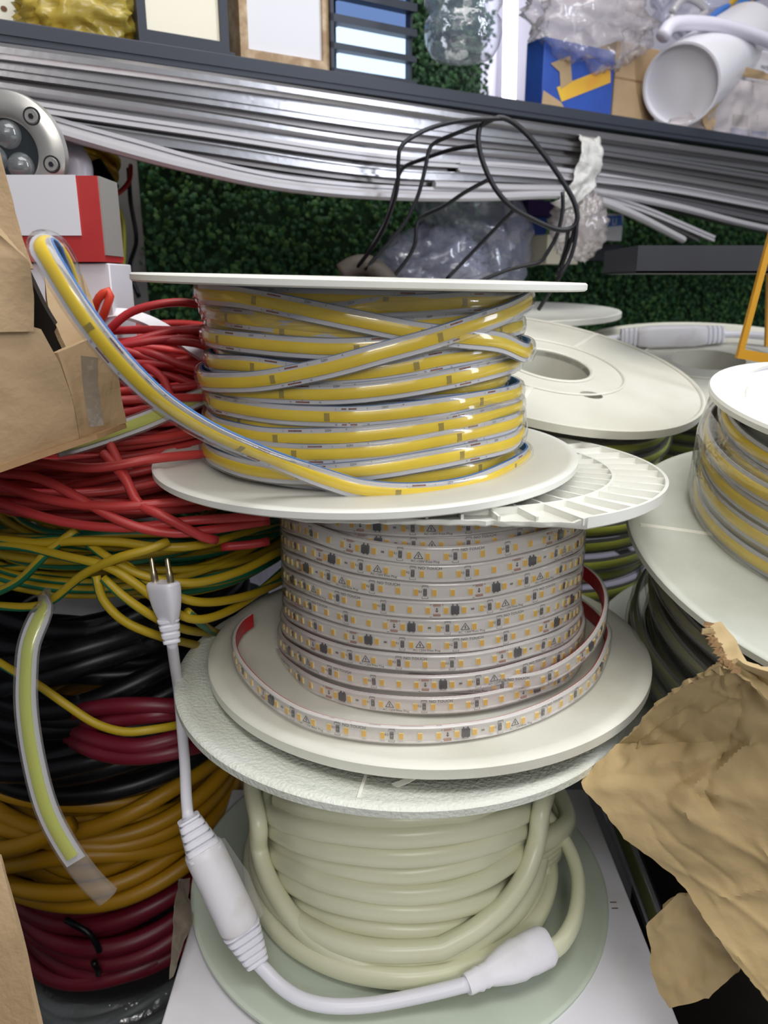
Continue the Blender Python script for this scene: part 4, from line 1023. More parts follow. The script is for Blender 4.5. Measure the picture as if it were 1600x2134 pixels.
# ================================================================== kraft carton, torn open
kb = thing('cardboard_box', 'crumpled kraft carton torn open beside the stack, its big flap hanging forward', 'cardboard box', at(1500, 2000, .33))
L_ = [(1503,1385,.350),(1440,1416,.365),(1360,1480,.385),(1290,1548,.402),(1225,1618,.395),(1214,1640,.388),(1262,1692,.375),(1300,1745,.368),(1362,1790,.360),(1400,1825,.355),(1432,1858,.350),(1475,1925,.338),(1530,2000,.325),(1600,2085,.312),(1690,2190,.30)]
R_ = [(1535,1372,.350),(1640,1400,.345),(1760,1450,.34),(1800,1550,.335),(1820,1650,.33),(1830,1750,.325),(1840,1850,.32),(1850,1950,.31),(1860,2060,.30),(1870,2200,.295)]
S_ = ruled(px(L_), px(R_), 120, 80)
R = random.Random(2)
S_ = crumple(S_, 3, .0026, 11); S_ = crumple(S_, 8, .0006, 40)
def creases(S_, seed, n, amp, w):
    """sharp fold lines pressed into a sheet"""
    R = random.Random(seed); P = S_.copy(); nu, nv = P.shape[:2]
    du = np.gradient(P, axis=0); dv = np.gradient(P, axis=1); Nn = np.cross(du, dv); Nn /= np.linalg.norm(Nn, axis=2)[..., None] + 1e-12
    U, V = np.meshgrid(np.linspace(0, 1, nu), np.linspace(0, 1, nv), indexing='ij')
    for k in range(n):
        a = np.array([R.uniform(0, 1), R.uniform(0, .7)]); th = R.uniform(0, 6.28); L = R.uniform(.1, .4); d = np.array([math.cos(th), math.sin(th)])
        x, y = U - a[0], V - a[1]; t = np.clip(x*d[0] + y*d[1], 0, L); dist = np.hypot(x - t*d[0], y - t*d[1])
        P += Nn*(R.choice((-1, 1))*amp*R.uniform(.4, 1)*np.exp(-dist/w)*np.clip(V*8 + .2, 0, 1))[..., None]
    return P
S_ = creases(S_, 12, 34, .0032, .016)
for i in range(1, 119):        # ragged torn edge
    S_[i, 0] += np.array([R.uniform(-1, 1), 0, R.uniform(-1, 1)])*.0004
obj('flap', G().sheet(S_, .003), 'cardl', kb, 'large crumpled flap', smooth=38)
S_ = ruled(px([(1475,1300,.362),(1492,1335,.358),(1508,1365,.354),(1530,1395,.349),(1560,1420,.346)]), px([(1500,1296,.366),(1530,1335,.362),(1562,1385,.357),(1600,1440,.35),(1640,1510,.345)]), 26, 12)
S_ = crumple(S_, 5, .0012, 40)
obj('flap', G().sheet(S_, .0012), 'cardl', kb, 'narrow torn upright flap', smooth=60)
g = G(); R = random.Random(5)     # open corrugation along the tear
C = spline(np.array(px([(1473,1302,.3605),(1480,1325,.357),(1495,1352,.353),(1512,1378,.349),(1535,1398,.346)])), .0006)
zz = C + np.array([[ (.0016 if i % 2 else -.0016) + R.uniform(-.0006,.0006), 0, R.uniform(-.0008,.0008)] for i in range(len(C))])
g.sweep(zz, np.tile([0., -1, .2], (len(zz), 1)), [(-.0016, 0), (-.0016, .0005), (.0016, .0005), (.0016, 0)]); obj('torn_edge', g, 'cardd', kb, 'torn edge showing corrugation', smooth=0)
g = G().sheet(crumple(ruled(px([(1463,1310,.358),(1462,1322,.357)]), px([(1486,1309,.358),(1486,1318,.358)]), 6, 8), 2, .0005, 60), .001); obj('scrap', g, 'cardl', kb)
S_ = ruled(px([(1412,1862,.362),(1352,1922,.37),(1360,2000,.362),(1378,2062,.355),(1402,2090,.35)]), px([(1432,1866,.358),(1470,1905,.35),(1525,1985,.338),(1545,2012,.333),(1478,2072,.34)]), 30, 22)
obj('flap', G().sheet(crumple(crumple(S_, 7, .003, 25), 9, .001, 60), .003), 'cardl', kb, 'lower torn flap', smooth=60)
Q = spline(np.array([list(at(x, y, Y)) + list(n) for x, y, Y, n in [(1262,1640,.60,(-.8,-.5,.3)),(1300,1740,.56,(-.8,-.5,.3)),(1335,1830,.53,(-.8,-.5,.3)),(1372,1930,.50,(-.8,-.5,.3)),(1395,2010,.48,(-.8,-.5,.3))]]), .004)
t = thing('led_strip', 'olive strip coloured dark for shade, running down beside the white carton, behind the kraft flap', 'LED strip', Q[-1, :3])
obj('sleeve', G().sweep(Q[:, :3], Q[:, 3:], COB_SLEEVE, scale=np.full(len(Q), 1.6)), 'sleeve', t); obj('circuit_tape', G().sweep(Q[:, :3], Q[:, 3:], COB_TAPE, scale=np.full(len(Q), 1.6)), 'tape', t); obj('phosphor_band', G().sweep(Q[:, :3], Q[:, 3:], COB_PH, scale=np.full(len(Q), 1.6)), 'limed2', t)  # shade on the strip is put into its dark olive

g = G().box((.236, .34, .004), (.239, .60, HC - .385)); obj('panel', g, 'inside', kb, 'inside panel darkened as if shaded')  # near-black colour stands for the shade inside the torn carton
g = G().box((.239, .597, .004), (.60, .60, HC - .40)); obj('panel', g, 'inside', kb, 'inside panel darkened as if shaded')
# yellow painted metal frame
YF = .74
fr = thing('display_stand', 'yellow painted metal stand standing behind the dished reel', 'stand', at(1570, 760, YF))
def bar(a, b, w, d):
    a, b = np.array(a), np.array(b); dd = b - a; nn = np.array([0, -1., 0]); return G().sweep(np.array([a, a*.5+b*.5, b]), np.tile(nn, (3, 1)), [(-w, -d), (-w, d), (w, d), (w, -d)])
obj('post', bar(at(1612,470,YF), at(1541,738,YF), .0026, .0026), 'goldf', fr, smooth=0)
obj('rail', bar(at(1536,736,YF), at(1760,775,YF), .0045, .003), 'goldf', fr, smooth=0)
obj('post', bar(at(1720,460,YF), at(1742,770,YF), .0026, .0026), 'goldf', fr, smooth=0)
obj('post', bar(at(1603,560,YF+.1), at(1598,722,YF+.1), .0022, .0022), 'goldf', fr, smooth=0)

# ================================================================== the wall rack behind: a wall running away to the far side
OX, OY = 0.0, .954; AE = r_(31.7)
EX = np.array([math.cos(AE), math.sin(AE), 0]); NX = np.array([-math.sin(AE), math.cos(AE), 0])
def rk(s, t, z): return np.array([OX, OY, 0]) + EX*s + NX*t + np.array([0, 0, z + HC])
def rp(px_, py_, t): return on_plane(px_, py_, rk(0, t, 0), NX)
def sz(px_, py_, t):
    p = rp(px_, py_, t); return float(np.dot(p - np.array([OX, OY, 0]), EX)), float(p[2] - HC)
MR = Matrix((tuple(EX) , tuple(NX), (0, 0, 1))).transposed().to_4x4(); MR.translation = (OX, OY, HC)
TW = .36          # distance of the wall behind the rack front
def rbox(g, s0, s1, t0, t1, z0, z1, mi=0): return g.box((s0, t0, z0), (s1, t1, z1), MR, mi)
def struct(name, g, mat, **k):
    o = obj(name, g, mat, **k); o['kind'] = 'structure'; return o
struct('wall_back', rbox(G(), -2.2, 3.2, TW, TW + .08, -HC, 1.9), 'pale')
struct('floor', G().box((-2.2, -1.6, -.05), (3.2, 3.4, 0)), 'floor')
s_corner = sz(212, 500, TW)[0]; s_g = sz(287, 500, TW)[0]
struct('trim_1', rbox(G(), -2.2, s_g, TW - .03, TW - .0005, -HC, .9), 'greywall')

# leafy panels -----------------------------------------------------------------
def leaves(name, s0, s1, z0, z1, n, seed, label, mats=('leaf', 'leaf2', 'leaf3'), size=.010):
    R = random.Random(seed); g = G(); g2 = rbox(G(), s0, s1, TW - .012, TW - .0008, z0, z1)
    V = np.zeros((n*5, 3)); f = []; mi = []
    for i in range(n):
        c = (R.uniform(s0, s1), TW - .014 - R.random()*.028, R.uniform(z0, z1)); L = size*R.uniform(.7, 1.3); w = L*.42
        a = R.uniform(0, 6.28); tl = R.uniform(-.9, .9); dx, dz = math.cos(a), math.sin(a)
        d = np.array([dx, -abs(tl)*.8, dz]); d /= np.linalg.norm(d); sd = np.array([-dz, R.uniform(-.5, .5), dx]); sd /= np.linalg.norm(sd)
        c = np.array(c); V[i*5:i*5+5] = [c, c + d*L*.45 + sd*w, c + d*L, c + d*L*.45 - sd*w, c + d*L*.5 + np.array([0, -L*.12, 0])]
        b = i*5; f += [(b, b+1, b+4), (b+1, b+2, b+4), (b+2, b+3, b+4), (b+3, b, b+4)]; mi += [R.randrange(3)]*4
    g.add(xf(V, MR), f, mi)
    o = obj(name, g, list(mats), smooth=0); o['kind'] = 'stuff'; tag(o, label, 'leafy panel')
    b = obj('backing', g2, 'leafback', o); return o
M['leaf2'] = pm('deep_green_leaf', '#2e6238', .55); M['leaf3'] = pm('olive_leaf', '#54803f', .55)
for k_, c_ in (('u', '#26502c'), ('u2', '#183c22'), ('u3', '#345a33')): M['leaf' + k_] = pm('upper_leaf_' + k_, c_, .6)  # leaf colours offset the light: lighter under the ledge, darker behind the lamps
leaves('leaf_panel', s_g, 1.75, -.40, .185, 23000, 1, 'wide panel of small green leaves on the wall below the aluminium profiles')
su = sz(255, 60, TW)[0]; sv = sz(993, 120, TW)[0]
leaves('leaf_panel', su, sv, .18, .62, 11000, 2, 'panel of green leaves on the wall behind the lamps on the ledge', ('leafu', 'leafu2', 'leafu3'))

# ledge, profiles -----------------------------------------------------------------
led_ = thing('shelf', 'long dark metal ledge carrying lamps and boxes above the aluminium profiles', 'shelf', rk(0, .1, .19))
obj('front_rail', rbox(G(), -1.3, 1.6, -.012, .0, .1955, .2135), 'darkmetal', led_, bevel=.001)
obj('groove_rail', rbox(G(), -1.3, 1.6, -.0135, -.012, .2015, .2035), 'darkmetal', led_)
obj('board', rbox(G(), -1.3, 1.6, .0, .24, .197, .2035), 'darkmetal', led_)
obj('bracket', rbox(G(), -.75, -.73, .24, TW, .10, .197), 'darkmetal', led_); obj('bracket', rbox(G(), 1.25, 1.27, .24, TW, .10, .197), 'darkmetal', led_)
def prof(h, d, kind):
    if kind == 0: return [(-.5*h, 0), (-.5*h, d), (-.36*h, d), (-.36*h, .55*d), (.30*h, .55*d), (.30*h, d), (.5*h, d), (.5*h, 0)]
    if kind == 1: return [(-.5*h, 0), (-.5*h, .6*d), (-.2*h, d), (.2*h, d), (.5*h, .6*d), (.5*h, 0)]
    return [(-.5*h, 0), (-.5*h, d), (-.1*h, d), (-.06*h, .7*d), (.06*h, .7*d), (.1*h, d), (.5*h, d), (.5*h, 0)]
XS = [-120, 400, 800, 1225, 1720]
PF = [  # y at those columns, height, offset towards the viewer, material, shape, end column
 ((93,163,222,284,355), .0125, -.010, 'alu', 1, None), ((118,188,246,298,372), .0105, -.004, 'alu', 0, None), ((134,206,265,314,392), .0095, -.012, 'alu', 2, None),
 ((150,224,283,328,408), .0085, -.006, 'alud', 0, None), ((164,240,300,341,424), .0095, -.014, 'alu', 1, None), ((182,258,318,354,440), .0100, -.008, 'alu', 0, None),
 ((198,275,333,367,456), .0085, -.016, 'aluw', 2, None), ((214,290,347,378,470), .0090, -.006, 'alud', 0, None), ((228,306,362,389,484), .0095, -.012, 'alu', 0, None),
 ((240,322,376,399,498), .0080, -.004, 'alud', 2, None), ((252,330,385,405,512), .0075, .004, 'alud', 0, None)]
plabels = ['topmost bright aluminium profile, directly under the dark ledge', 'second aluminium profile below the ledge', 'third aluminium profile below the ledge', 'fourth profile below the ledge, duller grey', 'fifth profile below the ledge, rounded and bright', 'sixth profile below the ledge, with a channel', 'seventh profile below the ledge, whitish with a centre groove', 'eighth profile below the ledge, dull channel', 'ninth profile below the ledge, bright channel', 'tenth profile below the ledge, dull with a groove', 'eleventh profile below the ledge, set back in shade']
for (ys, h, t, m, k, e), lab in zip(PF, plabels):
    C = np.array([rp(x, y, t) for x, y in zip(XS, ys)]); Q = spline(C, .02)
    tag(obj('aluminium_profile', G().sweep(Q, np.tile(-NX, (len(Q), 1)), prof(h, .009, k)), m, smooth=20), lab, 'aluminium profile', 'aluminium profiles in the strapped bundle')
DR = [([(-160,200),(-40,228),(60,258),(150,285),(280,322),(400,352),(550,384),(700,402),(850,410),(1000,411),(1190,408),(1300,440),(1420,500)], .0095, -.020, 'aluw', 1, 'lower sagging white profile hanging below the bundle over the leafy panel'),
      ([(-160,182),(-40,212),(60,240),(150,268),(280,303),(400,336),(550,370),(700,389),(850,398),(1000,401),(1190,400),(1320,432),(1480,498)], .0085, -.014, 'aluw', 2, 'upper sagging white profile hanging just above the lowest one'),
      ([(900,386),(1050,392),(1225,398),(1400,430),(1560,470),(1720,500)], .009, -.018, 'aluw', 1, 'pale profile fanning out low beyond the white strap'),
      ([(950,350),(1225,372),(1400,395),(1560,425),(1720,455)], .010, -.020, 'aluw', 0, 'pale profile fanning out in mid bundle beyond the white strap'),
      ([(1000,395),(1225,404),(1330,440),(1450,500)], .007, -.010, 'alud', 0, 'dull profile end dropping steeply beyond the strap')]
for pts, h, t, m, k, lab in DR:
    Q = spline(np.array([rp(x, y, t) for x, y in pts]), .02)
    tag(obj('aluminium_profile', G().sweep(Q, np.tile(-NX, (len(Q), 1)), prof(h, .008, k)), m, smooth=20), lab, 'aluminium profile', 'aluminium profiles in the strapped bundle')
# white strap round the bundle
A_ = [rp(x, y, t) for x, y, t in [(1202,285,-.014),(1208,300,-.03),(1206,330,-.032),(1196,365,-.032),(1178,400,-.03),(1148,425,-.02)]]
B_ = [rp(x, y, t) for x, y, t in [(1246,290,-.014),(1254,310,-.03),(1256,345,-.033),(1240,385,-.033),(1212,415,-.03),(1170,435,-.02)]]
tag(obj('plastic_strap', G().sheet(crumple(ruled(A_, B_, 30, 14), 4, .004, 40), .0008), 'tie', smooth=180), 'crumpled white plastic strap tied round the aluminium profiles', 'strap')
c = rp(1205, 468, -.02)
tag(obj('plastic_bag', G().blob(c, (.030, .014, .036), 5, .3, 50, 30, 3.5), 'bag', smooth=180), 'small translucent plastic bag hanging under the white strap', 'plastic bag')

# lamps on the ledge ------------------------------------------------------------------
def lampbox(px0, px1, py1, t, ztop, depth):
    s0, z0 = sz(px0, py1, t); s1 = sz(px1, py1, t)[0]; return s0, s1, z0
# white board and yellow bag
s0 = sz(-60, 50, .09)[0]; s1 = sz(150, 50, .09)[0]
bd = thing('panel_board', 'white board with small dark holes behind the yellow plastic bag', 'board', rk((s0+s1)/2, .1, .21))
o = obj('board', rbox(G(), s0-.1, s1, .09, .10, .2135, .5), 'white', bd)
g = G()
for x, y in [(8,18),(84,4),(113,5),(26,49),(6,50),(60,12)]:
    p = rp(x, y, .0895); g.add(*(lambda q: (q, [tuple(range(10))]))(np.array([p + EX*.003*math.cos(a) + np.array([0,0,.0025*math.sin(a)]) for a in np.linspace(0, 2*PI, 10, endpoint=False)])))
obj('hole', g, 'dirt', bd, 'dark holes', smooth=0)
c = rp(172, 20, .05)
tag(obj('plastic_bag', G().blob(c, (.047, .025, .036), 2, .34, 60, 40, 3.2, R=MR.to_3x3().to_4x4()), 'ybag', smooth=180), 'yellow translucent plastic bag on the ledge beside the dark framed lamp', 'plastic bag')
# framed wall lamp
def frame_lamp(name, label, pxs, pys, t, depth, top, mat, mp, rim, base=None):
    s0, s1 = sz(pxs[0], pys, t)[0], sz(pxs[1], pys, t)[0]; z0 = sz((pxs[0]+pxs[1])/2, pys, t)[1]
    th = thing(name, label, 'wall lamp', rk((s0+s1)/2, t, z0))
    g = G(); rbox(g, s0, s0+rim, t, t+depth, z0, top); rbox(g, s1-rim, s1, t, t+depth, z0, top); rbox(g, s0+rim, s1-rim, t, t+depth, z0, z0+rim*1.1); rbox(g, s0+rim, s1-rim, t, t+depth, top-rim, top); rbox(g, s0+rim, s1-rim, t+depth-.004, t+depth, z0, top)
    obj('frame', g, mat, th, smooth=0)
    obj('diffuser', rbox(G(), s0+rim, s1-rim, t+.004, t+.010, z0+rim*1.1, top-rim), mp, th, 'frosted pane', smooth=0)
    if base: obj('base', rbox(G(), s0-.001, s1+.004, t-.004, t+depth, z0-base, z0), mat, th, smooth=0)
    return th
frame_lamp('wall_lamp', 'dark framed lamp with a warm frosted pane', (291, 478), 96, .02, .05, .47, 'darkmetal', 'frost', .0085, .007)
frame_lamp('wall_lamp', 'marbled wood framed lamp with a frosted pane', (503, 689), 136, .035, .05, .50, 'wood', 'frostw', .009)
# louvred lamp
s0, s1 = sz(691, 160, .03)[0], sz(868, 160, .03)[0]
lv = thing('louvre_lamp', 'dark louvred lamp with lit bluish panels', 'wall lamp', rk((s0+s1)/2, .05, sz(780, 184, .03)[1]))
zb = sz(780, 190, .03)[1]
obj('back', rbox(G(), s0, s1, .07, .085, zb, .52), 'darkmetal', lv, smooth=0)
obj('side', rbox(G(), s0, s0+.004, .03, .07, zb, .52), 'darkmetal', lv, smooth=0); obj('side', rbox(G(), s1-.003, s1, .04, .07, zb, .52), 'darkmetal', lv, smooth=0)
a0, a1 = sz(706, 100, .05)[0], sz(858, 100, .05)[0]
for i, (y0, y1, m) in enumerate([(-55,-10,'panel_dim'), (4, 47, 'panel_dim'), (58, 105, 'panel_lit'), (113, 156, 'panel_lit')]):
    z1, z0 = sz(780, y0, .05)[1], sz(780, y1, .05)[1]
    obj('light_panel', rbox(G(), a0, a1, .05, .056, z0, z1), m, lv, 'lit bluish panel', smooth=0)
for y0, y1 in [(-12, 6), (44, 60), (102, 115), (154, 186)]:
    z1, z0 = sz(780, y0, .03)[1], sz(780, y1, .03)[1]
    g = G(); V = xf(np.array([(s0, .03, z0), (s1, .03, z0), (s1, .07, z0+.004), (s0, .07, z0+.004), (s0, .03, z1), (s1, .03, z1), (s1, .07, z1+.004), (s0, .07, z1+.004)]), MR)
    g.add(V, [(3,2,1,0),(4,5,6,7),(0,1,5,4),(1,2,6,5),(2,3,7,6),(3,0,4,7)]); obj('slat', g, 'darkmetal', lv, smooth=0)
# clear bottle hanging
c = rp(963, 128, -.03); k = np.linalg.norm(c - CAM)/F; rb = 68*k
pr = [(.0001, .004), (rb*.45, .002), (rb*.8, .004), (rb*.95, .014)]
for i in range(7):
    z = .02 + i*.030; pr += [(rb*1.02, z + .006), (rb*1.0, z + .018), (rb*.86, z + .026)]
pr += [(rb*.7, .25), (rb*.3, .28), (rb*.28, .31)]
Mb_ = Matrix.Translation(c)
tag(obj('plastic_bottle', G().lathe(pr, 48, Mb_, closed=False), 'bottle', smooth=180), 'clear ribbed plastic bottle hanging beside the lit tube', 'bottle')
# lit tube against the pale wall
p1, p0 = rp(1067, -160, TW-.03), rp(1060, 232, TW-.03)
tl = thing('tube_light', 'upright lit white tube on the pale wall behind the ledge', 'tube light', p0)
obj('tube', G().tube(np.array([p0 + (p1-p0)*t for t in np.linspace(0, 1, 6)]), .0115, 16), 'tube', tl, smooth=60)
obj('holder', rbox(G(), *(lambda s, z: (s-.006, s+.006, TW-.018, TW-.001, z, z+.5))(*sz(1060, 232, TW-.03))), 'lilac', tl)
# cartons and pipes at the far end
s0, z0 = sz(1128, 215, .05); s1 = sz(1272, 245, .05)[0]; zl = .2035
zt = sz(1230, 96, .05)[1]
bb = thing('carton', 'torn blue carton with a yellow stripe on the ledge, a thin bag over it', 'carton', rk((s0+s1)/2, .05, zl))
obj('body', rbox(G(), s0, s1, .05, .085, zl, zt), 'bluebox', bb, bevel=.001)
tw = .0492
def quad(g, pts, t): g.add(np.array([rp(x, y, t) for x, y in pts]), [tuple(range(len(pts)))])
g = G(); quad(g, [(1170,212),(1272,172),(1272,138),(1190,170),(1160,182)], tw); obj('stripe', g, 'ystripe', bb, 'yellow stripe', smooth=0)
g = G(); quad(g, [(1147,132),(1188,116),(1192,170),(1168,186),(1166,150)], tw-.0003); quad(g, [(1132,188),(1168,212),(1178,228),(1128,222)], tw-.0003); obj('torn_patch', g, 'card', bb, 'bare torn brown patches', smooth=0)
s2, s3 = sz(1275, 240, .06)[0], sz(1364, 240, .06)[0]
zc = sz(1320, 92, .06)[1]
cb2 = thing('cardboard_box', 'plain brown carton between the blue carton and the big white tube', 'cardboard box', rk((s2+s3)/2, .06, zl))
obj('body', rbox(G(), s2, s3, .06, .2, zl, zc), 'card', cb2, bevel=.001)
obj('fold_line', rbox(G(), s2, s3, .0596, .06, sz(1320, 170, .06)[1], sz(1320, 166, .06)[1]), 'cardd', cb2)
tag(obj('plastic_bag', G().blob(rp(1232, 42, .055), (.088, .045, .050), 8, .26, 60, 36, R=MR.to_3x3().to_4x4()), 'bag', smooth=180), 'large crumpled translucent bag draped over the blue carton', 'plastic bag')
# white tube
q0, q1 = rp(1418, 178, .0), rp(1535, 92, .10)
d = q1 - q0; L = np.linalg.norm(d); Mt_ = d/L
kq = np.linalg.norm(q0 - CAM)/F; rt = 66*kq
Mt_ = Matrix.Translation(q0) @ Vector(d).to_track_quat('Z', 'Y').to_matrix().to_4x4()
tag(obj('wide_tube', G().lathe([(rt, 0), (rt, L*1.12), (rt*.95, L*1.12), (rt*.95, .02), (.0001, .02), (.0001, .012), (rt*.94, .012), (rt*.94, 0)], 56, Mt_), 'tubew', smooth=40), 'wide glossy white tube with a closed round end lying on the ledge', 'tube')
C = spline(np.array([rp(x, y, .0) for x, y in [(1380,78),(1400,52),(1450,48),(1520,58),(1600,85),(1690,130)]]), .006)
tag(obj('ring_frame', G().tube(C, .0095, 14), 'lilac', smooth=180), 'curved white plastic rim lying over the wide tube', 'ring')
s4, s5 = sz(1482, 280, .0)[0], sz(1760, 330, .0)[0]
wbx = thing('carton', 'white carton with blue print in clear film at the far end of the ledge', 'carton', rk((s4+s5)/2, .02, zl))
obj('body', rbox(G(), s4, s5, .004, .12, zl, sz(1540, 165, .004)[1]), 'wcard', wbx, bevel=.001)
g = G(); quad(g, [(1522,266),(1560,270),(1560,284),(1522,279)], .0035); obj('print', g, 'bprint', wbx, 'blue print block', smooth=0)
g = G(); quad(g, [(1566,272),(1598,275),(1598,288),(1566,285)], .0035); obj('print', g, 'bprint', wbx, 'blue print block', smooth=0)
g = G(); quad(g, [(1527,238),(1560,241),(1558,264),(1524,261)], .0035); obj('print', g, 'edge', wbx, 'grey printed drawing', smooth=0)
def rtext(g, body, px_, py_, t, size):
    v, f = text_mesh(body, size); s, z = sz(px_, py_, t); g.add(xf(np.stack([s + v[:, 0], np.full(len(v), t), z + v[:, 1]], 1), MR), f)
g = G(); rtext(g, '!', 1578, 250, .0034, .02); obj('print', g, 'ink', wbx, 'printed mark', smooth=0)
s6, s7 = sz(1505, 150, .05)[0], sz(1770, 200, .05)[0]
wb2 = thing('carton', 'worn white carton lying behind the blue printed carton, with a torn brown edge', 'carton', rk((s6+s7)/2, .13, sz(1540,165,.004)[1]))
obj('body', rbox(G(), s6, s7, .03, .14, sz(1540, 163, .03)[1], sz(1540, 92, .03)[1]), 'wcard', wb2, bevel=.002)
A_ = [rp(x, y, .002) for x, y in [(1495,128),(1545,138),(1600,152),(1680,175)]]; B_ = [rp(x, y, .002) for x, y in [(1478,160),(1540,158),(1600,166),(1680,190)]]
obj('torn_edge', G().sheet(crumple(ruled(A_, B_, 20, 8), 3, .003, 40), .001), 'card', wb2, 'torn brown edge', smooth=60)
g = G(); rtext(g, 'MATERIAL', 1600, 143, .0295, .008); obj('print', g, 'ink', wb2, 'small printed word', smooth=0)
A_ = [rp(x, y, .0) for x, y in [(1480,135),(1462,180),(1455,230),(1470,275)]]; B_ = [rp(x, y, -.002) for x, y in [(1508,140),(1505,185),(1490,230),(1486,280)]]
tag(obj('cardboard_scrap', G().sheet(crumple(ruled(A_, B_, 20, 10), 6, .004, 40), .002), 'card', smooth=60), 'torn brown cardboard scrap between the wide tube and the white carton', 'cardboard')
tag(obj('plastic_film', G().sheet(crumple(ruled([rp(x, y, -.004) for x, y in [(1400,245),(1440,235),(1470,200),(1500,170),(1620,165)]], [rp(x, y, -.006) for x, y in [(1400,262),(1440,270),(1490,280),(1540,290),(1620,300)]], 30, 20), 6, .006, 30), .0004), 'bag', smooth=180), 'clear crinkled film over the white carton at the end of the ledge', 'plastic film')
# shiny fittings hanging at the far top corner
for i, (pts, m, lab) in enumerate([
    ([(1400,25),(1430,-5),(1470,20),(1445,40),(1395,38)], 'aluw', 'shiny white bent fitting behind the curved rim'),
    ([(1500,40),(1530,0),(1560,-20),(1600,-30)], 'gold', 'gold tube rising behind the curved rim'),
    ([(1455,75),(1490,30),(1530,10),(1600,-15)], 'bprint', 'blue lit thin tube rising beside the gold tube'),
    ([(1565,45),(1562,0),(1560,-60)], 'gold', 'upright pale gold rod in the far top corner'),
    ([(1520,60),(1560,40),(1620,55),(1680,60)], 'gold', 'gold wire ring end in the far top corner')]):
    tag(obj('lamp_arm', G().tube(spline(np.array([rp(x, y, .14) for x, y in pts]), .006), .006, 10), m, smooth=180), lab, 'lamp arm')
g = G().blob(rp(1455, -5, .2), (.06, .05, .05), 4, .35, 30, 20); tag(obj('plastic_bag', g, 'bagb', smooth=180), 'shiny clear bag of fittings above the curved white rim', 'plastic bag')

# under the bundle ------------------------------------------------------------------------
tag(obj('plastic_bag', G().blob(rp(985, 480, .12), (.068, .05, .10), 12, .30, 60, 40, R=MR.to_3x3().to_4x4() @ Matrix.Rotation(-.25, 4, 'Y')), 'bagb', smooth=180), 'shiny clear plastic bag hanging in front of the leafy panel', 'plastic bag')
tag(obj('plastic_bag', G().blob(rp(905, 555, .08), (.06, .04, .04), 15, .30, 40, 26), 'bagb', smooth=180), 'lower slumped clear bag behind the topmost reel', 'plastic bag')
def smallbox(name, label, p0, p1, t, d, m, cat='carton'):
    s0, z0 = sz(p0[0], p1[1], t); s1, z1 = sz(p1[0], p0[1], t)[0], sz(p0[0], p0[1], t)[1]
    th = thing(name, label, cat, rk((s0+s1)/2, t, z0)); obj('body', rbox(G(), s0, s1, t, t+d, z0, z1), m, th, bevel=.001); return th
sb = smallbox('carton', 'small blue box with yellow letters under the white strap', (1083, 450), (1140, 524), .14, .06, 'bluebox')
g = G(); rtext(g, 'OM', 1100, 490, .1395, .017); obj('letters', g, 'ystripe', sb, 'yellow letters', smooth=0)
M['purple'] = pm('purple_card', '#4a2f6e', .5)
smallbox('carton', 'dark purple box above the small blue box', (1100, 415), (1165, 450), .15, .06, 'purple')
M['beige'] = pm('beige_plastic', '#cbc4ae', .55)
smallbox('junction_box', 'beige plastic block below the white strap', (1138, 488), (1208, 550), .08, .05, 'beige', 'plastic block')
smallbox('adapter', 'black adapter block against the pale box under the ledge', (1045, 470), (1082, 515), .16, .05, 'tray', 'adapter')
smallbox('carton', 'pale box behind the hanging clear bag', (1050, 425), (1082, 468), .17, .05, 'lilac')
sb = smallbox('carton', 'white bag box with blue lettering below the profiles', (1225, 442), (1300, 500), .10, .06, 'wcard')
g = G(); quad(g, [(1248,452),(1295,448),(1297,470),(1252,474)], .0995); obj('print', g, 'bprint', sb, 'blue printed patch', smooth=0)
g = G(); rtext(g, 'IP LI', 1273, 462, .0990, .015); obj('letters', g, 'wcard', sb, 'white letters', smooth=0)
# black trays
tr = thing('metal_tray', 'long black metal tray under the far profiles', 'metal tray', at(1430, 560, .93))
p = [at(1258, 512, .88), at(1330, 568, .78)]
def prism(g, front, back, h): 
    v = np.array(front + back); v2 = v + np.array([0, 0, h]); g.add(np.vstack([v, v2]), [(3,2,1,0),(4,5,6,7),(0,1,5,4),(1,2,6,5),(2,3,7,6),(3,0,4,7)])
g = G(); b0, b1, b2_, b3 = at(1325, 569, .80), at(1760, 562, .80), at(1760, 545, .95), at(1258, 548, .95)
base = min(b0[2], b1[2])
for b in (b0, b1, b2_, b3): b[2] = base
tz = .026; t = .002
corn = [b0, b1, b2_, b3]
g = G(); prism(g, corn[:2], corn[2:], t)
for i in range(4):
    a, b = corn[i], corn[(i+1) % 4]; c_ = sum(corn)/4; ia, ib_ = a + (c_-a)*.015, b + (c_-b)*.015
    prism(g, [a, b], [ib_, ia], tz)
obj('tray', g, 'tray', tr, smooth=0)
smallbox('metal_tray', 'shorter black metal channel behind the long tray', (1165, 505), (1300, 542), .10, .05, 'tray', 'metal tray')

